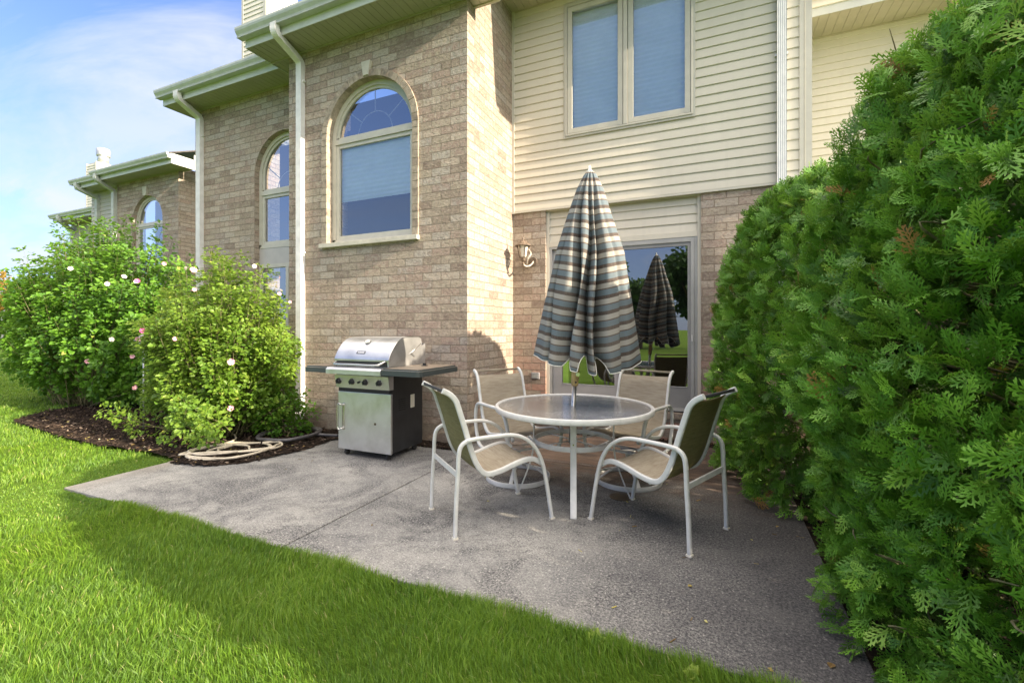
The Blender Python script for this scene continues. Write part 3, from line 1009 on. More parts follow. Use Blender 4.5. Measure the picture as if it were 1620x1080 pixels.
def chase(parent, x0, x1, y0, y1, z0, z1, cap=None):
    mb = MB()
    lap_rows(mb, (0, y0, 0), (1, 0), (0, -1), x0 + .07, x1 - .07, z0, z1 - .08)
    lap_rows(mb, (x1, 0, 0), (0, 1), (1, 0), y0 + .07, y1 - .07, z0, z1 - .08)
    c = mb.build('chimney_chase', 'siding_white', parent)
    mb = MB()
    mb.box(x0, x0 + .07, y0 - .02, y0 + .3, z0, z1); mb.box(x1 - .07, x1 + .02, y0 - .02, y0 + .07, z0, z1)
    mb.box(x1 - .05, x1 + .02, y1 - .07, y1, z0, z1); mb.box(x0 + .001, x1 - .001, y0 + .03, y1, z1 - .09, z1 - .002)
    mb.box(x0, x1 - .03, y0 + .25, y1, z0, z1 - .1)
    mb.build('corner_trim', 'trim', c)
    if cap:
        cx, cy = (x0 + x1) / 2 + cap[0], y0 + .42
        mb = MB(); mb.lathe([(cap[1], z1 - .05), (cap[1], z1 + cap[2])], (cx, cy, 0), 24); mb.lathe([(cap[1] * 1.18, z1 + cap[2] * .55), (cap[1] * 1.22, z1 + cap[2] * .58), (cap[1] * 1.22, z1 + cap[2]), (cap[1] * 1.1, z1 + cap[2] * 1.03)], (cx, cy, 0), 24)
        mb.build('flue', 'galvanised', c)
chase(AT, -10.56, -9.72, 7.5, 8.38, 4.5, 11.0)

# ---------------------------------------------------------------- far house with its own arched window
FH = thing('distant_townhouse', (-11.8, 6.77, 0), 'far brick house over the shrubs with an arched window and beige round flue chimney', 'house')
YF = 6.77
mb = MB(); c3, r3, zs3, sl3 = -13.11, 0.65, 4.06, 2.2
mb.wall((0, YF, 0), (1, 0), arch_wall_polys(-14.45, -11.82, -0.1, ZS + .1, c3, r3, zs3, sl3))
mb.wall((-11.82, 0, 0), (0, 1), [[(YF, -.1), (10, -.1), (10, ZS + .1), (YF, ZS + .1)]])
a = arch_pts(c3, zs3, r3, 32)
for (p, q) in zip([(c3 + r3, sl3)] + a, a + [(c3 - r3, sl3)]):
    mb.poly([(p[0], YF, p[1]), (q[0], YF, q[1]), (q[0], YF + .09, q[1]), (p[0], YF + .09, p[1])], [(0, p[1]), (0, q[1]), (.09, q[1]), (.09, p[1])])
mb.build('brick_wall', 'brick', FH)
arched_window(FH, YF, c3, r3, zs3, sl3, 4.0, grille=False)
keystone(FH, YF, c3 - .05, 4.715, 4.93, 0.13, 0.19)
eave(FH, -14.6, -11.40, 6.37, YF, ZS, right=6.86)
soffit_panels('soffit', -11.815, -11.40, YF + .001, 6.86, ZS, FH)
mb = MB(); mb.box(-11.40, -11.385, 6.87, 8.4, ZS - .01, ZS + .34); mb.build('fascia', 'fascia', FH)
roof_plane(FH, -14.7, -11.36, 6.30, ZS + .215, 4.0)
mb = MB(); lap_rows(mb, (0, 6.95, 0), (1, 0), (0, -1), -16.1, -14.46, 0.0, ZS)
mb.build('siding', 'siding_grey', FH)
eave(FH, -16.0, -14.46, 6.52, 6.95, ZS + .001, left=8.0)
roof_plane(FH, -16.1, -14.6, 6.42, ZS + .215, 4.0)
downspout(elbow_path([(-14.42, 6.30, 5.3), (-14.42, 6.30, 5.15), (-14.50, 6.72, 4.98), (-14.50, 6.72, 0.1)], 0.06), FH, w=0.12, d=0.08, mat='gutter')
downspout(elbow_path([(-15.75, 6.46, 5.3), (-15.75, 6.46, 5.15), (-15.72, 6.90, 4.98), (-15.72, 6.90, 0.1)], 0.06), FH, w=0.12, d=0.08, mat='gutter')
chase(FH, -25.97, -25.14, 11.0, 12.6, 3.0, 8.78, cap=(0.05, 0.21, 0.72))

FF = thing('farthest_townhouse', (-18.5, 8.72, 0), 'low grey roofed house wing at the far left behind the shrubs', 'house')
mb = MB(); lap_rows(mb, (0, 8.72, 0), (1, 0), (0, -1), -21.6, -17.0, 0, ZS, holes=[(-19.6, -18.2, 1.9, 4.3)]); mb.wall((0, 8.74, 0), (1, 0), [[(-21.6, 0), (-17, 0), (-17, ZS), (-21.6, ZS)]])
mb.build('siding', 'siding_grey', FF)
eave(FF, -21.6, -17.0, 8.2, 8.72, ZS, left=10)
roof_plane(FF, -21.7, -17, 8.1, ZS + .215, 4.0)
mb = MB(); mb.box(-19.62, -19.5, 8.66, 8.735, 1.9, 4.3); mb.box(-18.3, -18.18, 8.66, 8.735, 1.9, 4.3); mb.box(-19.5, -18.3, 8.66, 8.735, 4.18, 4.3); mb.box(-19.5, -18.3, 8.66, 8.735, 1.9, 2.0)
wn = mb.build('window', 'window_trim', FF)
mb = MB(); mb.poly([(-19.5, 8.70, 2), (-18.3, 8.70, 2), (-18.3, 8.70, 4.2), (-19.5, 8.70, 4.2)]); mb.build('pane', 'glass', wn)
downspout(elbow_path([(-21.0, 8.12, 5.3), (-21.0, 8.12, 5.15), (-21.4, 8.66, 4.9), (-21.4, 8.66, 0.1)], 0.06), FF, w=0.14, d=0.1, mat='gutter')
# ================================================================ materials for the objects
def fabric_mats():
    def sling(name, ca, cb, cc):
        m, g, p, out = new_mat(name)
        tc = g.new('ShaderNodeTexCoord').outputs['Object']
        th = g.noise(g.mapping(tc, scale=(9, 0.9, 9)), 9.0, 4.0, 0.7, 0.3)
        c = g.ramp(th, [(0.3, ca), (0.5, cb), (0.7, cc)])
        st = g.noise(tc, 3.0, 5.0, 0.65)
        c = g.mix(g.rng(st, 0.45, 0.7, 0.0, 0.35), c, tuple(x * 0.62 for x in ca))
        g.put(p, 'Base Color', c); g.put(p, 'Roughness', 0.75); g.put(p, 'Specular IOR Level', 0.2)
        wv = g.new('ShaderNodeTexWave', wave_type='BANDS', bands_direction='X'); g.put(wv, 'Vector', tc); wv.inputs['Scale'].default_value = 160
        wv2 = g.new('ShaderNodeTexWave', wave_type='BANDS', bands_direction='Y'); g.put(wv2, 'Vector', tc); wv2.inputs['Scale'].default_value = 160
        g.put(p, 'Normal', g.bump(g.math('ADD', wv.outputs[1], wv2.outputs[1]), 0.35, 0.002))
        tr = g.new('ShaderNodeBsdfTranslucent'); g.put(tr, 0, cb)
        mx = g.new('ShaderNodeMixShader'); mx.inputs[0].default_value = 0.16
        g.put(mx, 1, p.outputs[0]); g.put(mx, 2, tr.outputs[0]); g.put(out, 0, mx.outputs[0])
    sling('sling_front', (0.30, 0.25, 0.19), (0.40, 0.345, 0.265), (0.47, 0.415, 0.33))
    sling('sling_back_shaded', (0.19, 0.165, 0.075), (0.26, 0.23, 0.105), (0.30, 0.27, 0.14))  # rear faces of the same cloth, shade and ground light painted in as olive
    # umbrella cloth: stripes run with the distance from the tip (uv.y in metres)
    m, g, p, out = new_mat('striped_cloth')
    uv = g.new('ShaderNodeTexCoord').outputs['UV']
    sx = g.new('ShaderNodeSeparateXYZ'); g.put(sx, 0, uv)
    v = g.math('MODULO', g.math('ADD', sx.outputs[1], 10.0), 0.1235)
    v = g.math('DIVIDE', v, 0.1235)
    wh, br, bl = (0.31, 0.30, 0.275), (0.080, 0.055, 0.045), (0.105, 0.145, 0.175)
    c = g.ramp(v, [(0.0, wh), (0.32, br), (0.40, bl), (0.76, (0.062, 0.045, 0.040))], 'CONSTANT')
    th = g.noise(g.mapping(uv, scale=(160, 6, 1)), 3.0, 3.0, 0.7)
    c = g.mix(g.rng(th, 0.35, 0.7, 0.0, 0.22), c, (0.26, 0.25, 0.23))
    fade = g.noise(uv, 3.5, 4.0, 0.6)
    c = g.mix(g.rng(fade, 0.4, 0.75, 0.0, 0.22), c, (0.30, 0.27, 0.23))
    g.put(p, 'Base Color', c); g.put(p, 'Roughness', 0.85); g.put(p, 'Specular IOR Level', 0.15)
    g.put(p, 'Normal', g.bump(g.noise(g.mapping(uv, scale=(3, 1, 1)), 40.0, 3.0), 0.25, 0.004))
    tr = g.new('ShaderNodeBsdfTranslucent'); g.put(tr, 0, c)
    mx = g.new('ShaderNodeMixShader'); mx.inputs[0].default_value = 0.14
    g.put(mx, 1, p.outputs[0]); g.put(mx, 2, tr.outputs[0]); g.put(out, 0, mx.outputs[0])
    # obscure table glass
    m, g, p, out = new_mat('table_glass')
    tc = g.new('ShaderNodeTexCoord').outputs['Object']
    n = g.noise(tc, 55.0, 3.0, 0.6, 0.5); n2 = g.noise(tc, 6.0, 5.0, 0.7)
    g.put(p, 'Base Color', g.ramp(n2, [(0.3, (0.20, 0.205, 0.21)), (0.7, (0.30, 0.30, 0.30))]))
    g.put(p, 'Roughness', g.rng(n2, 0.3, 0.7, 0.16, 0.3)); g.put(p, 'Specular IOR Level', 0.9)
    g.put(p, 'Alpha', 0.72); g.put(p, 'Coat Weight', 0.6); g.put(p, 'Coat Roughness', 0.12)
    g.put(p, 'Normal', g.bump(n, 0.25, 0.004))
    # brushed stainless
    m, g, p, out = new_mat('stainless')
    tc = g.new('ShaderNodeTexCoord').outputs['Object']
    br_ = g.noise(g.mapping(tc, scale=(1.5, 1.5, 120)), 2.0, 3.0, 0.6); sm = g.noise(tc, 5.0, 5.0, 0.65, 0.4)
    g.put(p, 'Base Color', g.ramp(sm, [(0.3, (0.50, 0.50, 0.50)), (0.6, (0.62, 0.62, 0.62))]))
    g.put(p, 'Metallic', 0.82); g.put(p, 'Roughness', g.rng(g.math('ADD', g.math('MULTIPLY', br_, .4), g.math('MULTIPLY', sm, .6)), 0.3, 0.7, 0.26, 0.46))
    g.put(p, 'Normal', g.bump(br_, 0.06, 0.002))
    # dusty side shelf
    m, g, p, out = new_mat('shelf_plastic')
    tc = g.new('ShaderNodeTexCoord').outputs['Object']
    d = g.noise(tc, 7.0, 6.0, 0.7, 0.4)
    geo = g.new('ShaderNodeNewGeometry'); sn = g.new('ShaderNodeSeparateXYZ'); g.put(sn, 0, geo.outputs['Normal'])
    dust = g.math('MULTIPLY', g.rng(sn.outputs[2], 0.75, 0.95), g.rng(d, 0.3, 0.55, 0.3, 0.9))
    g.put(p, 'Base Color', g.mix(dust, (0.045, 0.055, 0.055), (0.27, 0.21, 0.155)))
    g.put(p, 'Roughness', 0.5); g.put(p, 'Normal', g.bump(d, 0.3, 0.003))


fabric_mats()
simple('black_metal', (0.022, 0.023, 0.025), 0.35, var=0.2, vscale=9)
simple('black_plastic', (0.02, 0.022, 0.026), 0.4, var=0.1)
simple('rubber', (0.025, 0.025, 0.025), 0.8)
simple('chrome', (0.62, 0.61, 0.58), 0.22, metal=0.95, var=0.05)
simple('wood', (0.52, 0.36, 0.15), 0.45, var=0.18, vscale=30)
simple('steel_pole', (0.58, 0.56, 0.52), 0.3, metal=0.8, var=0.12, vscale=15)
simple('hose_beige', (0.50, 0.44, 0.34), 0.55, var=0.15, vscale=12)
simple('hose_black', (0.085, 0.08, 0.085), 0.45, var=0.2, vscale=12)
simple('lantern_metal', (0.17, 0.125, 0.09), 0.5, var=0.35, vscale=40)
simple('lantern_white', (0.42, 0.37, 0.31), 0.5, var=0.25, vscale=40)
simple('frosted', (0.72, 0.68, 0.58), 0.35, var=0.06)
simple('pvc', (0.80, 0.76, 0.74), 0.4, var=0.05)
simple('outlet_grey', (0.25, 0.24, 0.25), 0.5, var=0.1)
simple('cover_brown', (0.085, 0.060, 0.032), 0.6, var=0.25, vscale=20, bump=0.4)
simple('piping', (0.62, 0.62, 0.58), 0.6)
simple('cloth_dark', (0.05, 0.05, 0.055), 0.9)


# ================================================================ chairs
ARM = [(0.014, 0.0), (0.021, 0.213), (0.033, 0.411), (0.038, 0.53), (0.053, 0.59), (0.091, 0.620), (0.15, 0.630), (0.302, 0.633), (0.418, 0.630), (0.50, 0.607), (0.571, 0.56), (0.626, 0.49), (0.667, 0.391), (0.697, 0.259), (0.726, 0.091), (0.742, 0.0)]
RAIL = [(-0.060, 0.957), (-0.030, 0.942), (0.002, 0.919), (0.032, 0.880), (0.055, 0.815), (0.089, 0.71), (0.117, 0.615), (0.149, 0.515), (0.178, 0.45), (0.218, 0.397), (0.27, 0.376), (0.364, 0.390), (0.471, 0.422), (0.559, 0.439), (0.616, 0.431), (0.667, 0.401)]


def sling_mesh(parent, rail, w, sag=0.012):
    path = [(x, z) for x, y, z in spline([(a, 0, b) for a, b in rail], 4)]
    mb = MB(); nL = 10; rows = []
    for (i, (x, z)) in enumerate(path):
        j = min(i + 1, len(path) - 1); k = max(i - 1, 0)
        t = Vector((path[j][0] - path[k][0], path[j][1] - path[k][1])).normalized()
        n = Vector((-t.y, t.x))       # towards the sitter's side
        row = []
        for l in range(nL + 1):
            u = -1 + 2 * l / nL
            s = sag * (1 - u * u)
            row.append((x - n.x * s, u * w, z - n.y * s, n.x, n.y))
        rows.append(row)
    for i in range(len(rows) - 1):
        for l in range(nL):
            q = [rows[i][l], rows[i + 1][l], rows[i + 1][l + 1], rows[i][l + 1]]
            mb.poly([(a + nx * 0.0018, b, c + nz * 0.0018) for a, b, c, nx, nz in q], mi=0, smooth=True)
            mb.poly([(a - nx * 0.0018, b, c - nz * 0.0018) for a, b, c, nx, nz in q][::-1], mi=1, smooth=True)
    return mb.build('sling', ['sling_front', 'sling_back_shaded'], parent, loc=(0, 0, 0))


def side_paths(pts, y): return spline([(a, y, b) for a, b in pts], 5)


TUBE = rrect(0.030, 0.026, 0.010, 3)
TUBE_V = rrect(0.026, 0.030, 0.009, 3)


def arm_chair(loc, rz, label):
    t = thing('patio_chair', loc, label, 'chair', 'four legged sling chairs at the round table', rz)
    for s in (-1, 1):
        mb = MB(); mb.sweep(side_paths(ARM, s * 0.270), TUBE, side=(0, 1, 0)); mb.build('arm_frame', 'white_metal', t, loc=(0, 0, 0))
        mb = MB(); mb.sweep(side_paths(RAIL, s * 0.240), rrect(0.026, 0.036, 0.008, 3), side=(0, 1, 0))
        # bolts to the arm frame
        for (x, z) in ((0.10, 0.627), (0.655, 0.405)):
            mb.sweep([(x, s * 0.25, z), (x, s * 0.288, z)], circ(0.007, 8), side=(0, 0, 1))
        mb.build('side_rail', 'white_metal', t, loc=(0, 0, 0))
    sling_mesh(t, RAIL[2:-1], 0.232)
    mb = MB()
    # flat bar between the rear legs
    mb.bar((0.036, -0.262, 0.405), (0.036, 0.262, 0.405), 0.012, 0.034)
    mb.build('rear_brace', 'white_metal', t, loc=(0, 0, 0))
    mb = MB(); mb.sweep([(0.30, -0.23, 0.355), (0.30, 0.23, 0.355)], circ(0.010, 8), side=(0, 0, 1)); mb.build('stretcher', 'white_metal', t, loc=(0, 0, 0))
    mb = MB(); mb.sweep([(-0.052, -0.235, 0.952), (-0.052, 0.235, 0.952)], rrect(0.010, 0.022, 0.004, 2), side=(1, 0, 0)); mb.build('top_bar', 'cloth_dark', t, loc=(0, 0, 0))
    for s in (-1, 1):
        for (x, z) in ((0.014, 0), (0.742, 0)):
            mb = MB(); mb.box(x - 0.017, x + 0.017, s * .27 - .016, s * .27 + .016, 0.0, 0.012); mb.build('foot_cap', 'frosted', t, loc=(0, 0, 0))
    return t


arm_chair((-1.744, 2.696, 0), R(50.1), 'white sling chair on the grill side of the table, its olive back to the grass')
arm_chair((-0.0165, 3.157, 0), R(157.2), 'white sling chair tucked against the evergreens, its dark olive back in shade')

RAIL_S = [(-0.110, 0.958), (-0.075, 0.942), (-0.048, 0.915), (-0.022, 0.86), (0.008, 0.75), (0.040, 0.64), (0.072, 0.545), (0.110, 0.475), (0.155, 0.430), (0.21, 0.415), (0.30, 0.425), (0.42, 0.452), (0.51, 0.470), (0.57, 0.462), (0.61, 0.435)]
ARM_S = [(0.020, 0.36), (-0.01, 0.45), (-0.015, 0.56), (0.012, 0.645), (0.075, 0.672), (0.20, 0.672), (0.36, 0.672), (0.46, 0.655), (0.535, 0.595), (0.575, 0.50), (0.575, 0.40), (0.555, 0.33), (0.50, 0.285), (0.40, 0.272), (0.20, 0.272), (0.09, 0.285), (0.035, 0.32)]


def swivel_chair(loc, rz, label):
    t = thing('swivel_chair', loc, label, 'chair', 'swivel sling chairs at the back of the table', rz)
    for s in (-1, 1):
        mb = MB(); mb.sweep(spline([(a, s * 0.275, b) for a, b in ARM_S], 5, closed=True), TUBE, side=(0, 1, 0), closed=True); mb.build('arm_frame', 'white_metal', t, loc=(0, 0, 0))
        mb = MB(); mb.sweep(side_paths(RAIL_S, s * 0.245), rrect(0.024, 0.030, 0.008, 3), side=(0, 1, 0)); mb.build('side_rail', 'white_metal', t, loc=(0, 0, 0))
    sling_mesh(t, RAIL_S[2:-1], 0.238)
    mb = MB(); mb.sweep([(-0.10, -0.24, 0.952), (-0.10, 0.24, 0.952)], rrect(0.010, 0.02, 0.004, 2), side=(1, 0, 0)); mb.build('top_bar', 'sling_front', t, loc=(0, 0, 0))
    cx = 0.29
    mb = MB(); ring = [(cx + 0.285 * math.cos(a), 0.285 * math.sin(a), 0.022) for a in [2 * math.pi * k / 48 for k in range(48)]]
    mb.sweep(ring, rrect(0.012, 0.042, 0.004, 2), closed=True)
    mb.build('base_ring', 'white_metal', t, loc=(0, 0, 0))
    for k in range(4):
        a = R(45 + 90 * k); d = Vector((math.cos(a), math.sin(a), 0))
        mb = MB(); mb.sweep(spline([Vector((cx, 0, 0)) + d * 0.278 + Vector((0, 0, .03)), Vector((cx, 0, 0)) + d * 0.16 + Vector((0, 0, .105)), Vector((cx, 0, 0)) + d * 0.03 + Vector((0, 0, .155))], 6), rrect(0.034, 0.012, 0.004, 2), side=d.cross(Vector((0, 0, 1))))
        mb.build('base_spoke', 'white_metal', t, loc=(0, 0, 0))
    mb = MB(); mb.lathe([(0.045, 0.14), (0.045, 0.17), (0.024, 0.18), (0.024, 0.262), (0.07, 0.266), (0.07, 0.285)], (cx, 0, 0), 20)
    mb.bar((cx - .06, -0.262, 0.278), (cx - .06, 0.262, 0.278), 0.035, 0.014); mb.bar((cx + .09, -0.262, 0.278), (cx + .09, 0.262, 0.278), 0.035, 0.014)
    mb.build('swivel_post', 'white_metal', t, loc=(0, 0, 0))
    return t


def at_fwd(cx, cy, rz, d=0.29): return (cx - d * math.cos(rz), cy - d * math.sin(rz), 0)


swivel_chair(at_fwd(-1.63, 3.80, R(-35)), R(-35), 'tan swivel sling chair behind the table in front of the brick bay corner')
swivel_chair(at_fwd(-0.70, 4.12, R(-107)), R(-107), 'tan swivel sling chair behind the table in front of the sliding glass door')

# ================================================================ table
TC = (-1.045, 3.575)
TB = thing('patio_table', (TC[0], TC[1], 0), 'round white metal patio table with an obscure glass top and a low ring shelf', 'table')
mb = MB(); Rt = 0.632
mb.lathe([(Rt - 0.032, 0.716), (Rt - 0.002, 0.700), (Rt, 0.704), (Rt, 0.737), (Rt - 0.004, 0.741), (Rt - 0.022, 0.741), (Rt - 0.026, 0.736), (Rt - 0.030, 0.730), (Rt - 0.032, 0.716)], (0, 0, 0), 96, caps=False)
mb.build('rim', 'white_metal', TB, loc=(0, 0, 0))
mb = MB()
mb.lathe([(0.024, 0.727), (Rt - 0.027, 0.727), (Rt - 0.027, 0.733), (0.024, 0.733), (0.024, 0.727)], (0, 0, 0), 96, caps=False, smooth=False)
mb.build('table_top', 'table_glass', TB, loc=(0, 0, 0))
a0 = R(-73.5)
for k in range(4):
    a = a0 + k * math.pi / 2; d = Vector((math.cos(a), math.sin(a), 0)); sd = Vector((-d.y, d.x, 0))
    mb = MB(); z = Vector((0, 0, 1))
    path = spline([d * 0.600 + z * 0.702, d * 0.53 + z * 0.700, d * 0.43 + z * 0.690, d * 0.345 + z * 0.655, d * 0.322 + z * 0.60, d * 0.322 + z * 0.46, d * 0.330 + z * 0.34, d * 0.365 + z * 0.22, d * 0.410 + z * 0.10, d * 0.452 + z * 0.0], 6)
    mb.sweep(path, rrect(0.046, 0.011, 0.003, 2), side=sd)
    leg = mb.build('leg', 'white_metal', TB, loc=(0, 0, 0))
    mb = MB()
    mb.sweep([d * 0.334 + z * 0.50, d * 0.345 + z * 0.50], circ(0.006, 8), side=sd)
    mb.build('bolt', 'chrome', leg, loc=(0, 0, 0))
mb = MB(); mb.sweep([(0.312 * math.cos(2 * math.pi * k / 64), 0.312 * math.sin(2 * math.pi * k / 64), 0.455) for k in range(64)], rrect(0.009, 0.040, 0.003, 2), closed=True)
for k in range(4):
    a = a0 + R(45) + k * math.pi / 2
    mb.sweep([(0.03 * math.cos(a), 0.03 * math.sin(a), 0.455), (0.308 * math.cos(a), 0.308 * math.sin(a), 0.455)], circ(0.006, 8))
mb.lathe([(0.034, 0.44), (0.034, 0.47), (0.026, 0.47), (0.026, 0.44), (0.034, 0.44)], (0, 0, 0), 20, caps=False)
mb.build('ring_shelf', 'white_metal', TB, loc=(0, 0, 0))

# ================================================================ umbrella
def umbrella():
    UM = thing('patio_umbrella', (TC[0], TC[1], 0.44), 'closed brown, white and blue striped umbrella on a pole through the glass table', 'umbrella')
    rtv = Vector((math.cos(YAW), math.sin(YAW), 0)); fwv = Vector((-math.sin(YAW), math.cos(YAW), 0))
    base = Vector((TC[0], TC[1], 0))
    def axis(z): return base + rtv * (0.0 + 0.066 * (z - 0.74)) + Vector((0, 0, z))
    mb = MB(); mb.sweep([axis(0.43), axis(0.92)], circ(0.0195, 20)); mb.build('lower_pole', 'steel_pole', UM)
    mb = MB(); mb.sweep([axis(z) for z in (0.893, 0.90, 0.925, 1.30, 2.55)], circ(1.0, 20), scale=[0.021, 0.028, 0.031, 0.031, 0.020]); mb.build('upper_pole', 'wood', UM)
    mb = MB()
    q = axis(0.99) + rtv * 0.012 - fwv * 0.03
    mb.sweep([q, q - fwv * 0.028], circ(0.017, 12)); mb.sweep([q - fwv * .028, q - fwv * 0.036], circ(0.009, 8)); mb.build('knob', 'chrome', UM)
    q = axis(0.925) - fwv * 0.03 + rtv * .004
    mb = MB(); mb.sweep([q, q - fwv * 0.008], circ(0.008, 10)); mb.build('pin', 'rubber', UM)
    # cloth
    tabz = [2.637, 2.60, 2.483, 2.278, 1.97, 1.56, 1.12]
    lft = [0.118, 0.085, 0.026, -0.046, -0.148, -0.241, -0.315]
    rgt = [0.160, 0.190, 0.246, 0.308, 0.410, 0.476, 0.535]
    def lerp(z, tab):
        for i in range(len(tabz) - 1):
            if z >= tabz[i + 1]:
                t = (tabz[i] - z) / (tabz[i] - tabz[i + 1]); return tab[i] + (tab[i + 1] - tab[i]) * t
        return tab[-1]
    N, M = 360, 90
    # fold valleys seen round the canopy (angle from image-right, counter-clockwise seen from above; -90 faces the camera)
    folds = [(-121, 7, 0.62), (-101, 6.5, 0.66), (-80, 7, 0.60), (-148, 5, 0.12), (-52, 6, 0.10), (22, 10, 0.3), (60, 12, 0.4), (95, 12, 0.45), (130, 12, 0.4), (168, 9, 0.3)]
    def angd(a, b): return (a - b + 180) % 360 - 180
    rnd = random.Random(3)
    rows = []
    for j in range(M + 1):
        t = j / M
        row = []
        for i in range(N):
            ph = 360.0 * i / N
            c, s = math.cos(R(ph)), math.sin(R(ph))
            # hem height varies round the canopy and lifts into arches at the folds
            hem = 1.085 - 0.075 * max(0, -s) ** 1.5 + 0.06 * max(0, -c) + 0.02 * max(0, c)
            arch = 0
            for (f, w, dep) in folds:
                x = angd(ph, f) / (w * 0.95)
                if abs(x) < 1: arch = max(arch, (1 - x * x) * 0.125 * (1.0 if dep > .2 else 0.0))
            hz = hem + arch
            # rolled-up corner at both outer ends
            zz = 2.628 + (hem - 2.628) * t
            z = zz + arch * max(0, (t - 0.90) / 0.10) ** 1.3
            L, Rr = lerp(z, lft), lerp(z, rgt)
            cm = (L + Rr) / 2; hw = (Rr - L) / 2
            grow = min(1, t * 1.6)
            fd = 0; ridge = 0
            for (f, w, dep) in folds:
                wf_ = w * (1.25 - 0.35 * t)
                fd = max(fd, dep * math.exp(-(angd(ph, f + 7 * math.sin(t * 4 + f) * (1 - t) + 3 * math.sin(t * 9 + f * 2)) / wf_ * 1.35) ** 2))
            rr = 1 - fd * (0.35 + 0.65 * grow)
            rr *= 1 + 0.006 * math.sin(R(ph * 13) + t * 5) * t + 0.05 * t * noise.noise(Vector((c * 2.2, s * 2.2, t * 2.5)))
            depth = hw * 0.78
            lat = cm + hw * c * rr; dp = depth * s * rr
            p = base + rtv * lat + fwv * dp + Vector((0, 0, z))
            row.append((p, (ph / 360 * 2, (2.628 - z) * 1.02 + 0.03 + 0.14 * abs(c) ** 1.3 * t)))
        rows.append(row)
    mb = MB()
    for j in range(M):
        for i in range(N):
            k = (i + 1) % N
            q = [rows[j][i], rows[j + 1][i], rows[j + 1][k], rows[j][k]]
            mb.poly([x[0] for x in q], [x[1] for x in q], smooth=True)
    o = mb.build('canopy', 'striped_cloth', UM)
    bm = bmesh.new(); bm.from_mesh(o.data); bmesh.ops.remove_doubles(bm, verts=bm.verts, dist=1e-6); bm.to_mesh(o.data); bm.free()
    md = o.modifiers.new('thickness', 'SOLIDIFY'); md.thickness = 0.0025
    mb = MB(); mb.sweep([rows[M][i][0] for i in range(N)], circ(0.0035, 6), closed=True); mb.build('hem_piping', 'piping', o)
    mb = MB(); top = axis(2.60) + rtv * 0.01
    mb.sweep([top, top + Vector((0, 0, .035)), top + Vector((0, 0, .045)), top + Vector((0, 0, .075))], circ(1, 14), scale=[0.026, 0.022, 0.012, 0.009]); mb.build('finial', 'piping', UM)
    # inner ribs hanging inside the cloth
    for k in range(8):
        a = R(45 * k + 20); d = rtv * math.cos(a) + fwv * math.sin(a) * 0.7
        mb = MB(); mb.sweep([axis(2.5) + d * 0.03, axis(1.16) + d * 0.16], rrect(0.012, 0.018, 0.003, 1)); mb.build('rib', 'wood', UM)
umbrella()

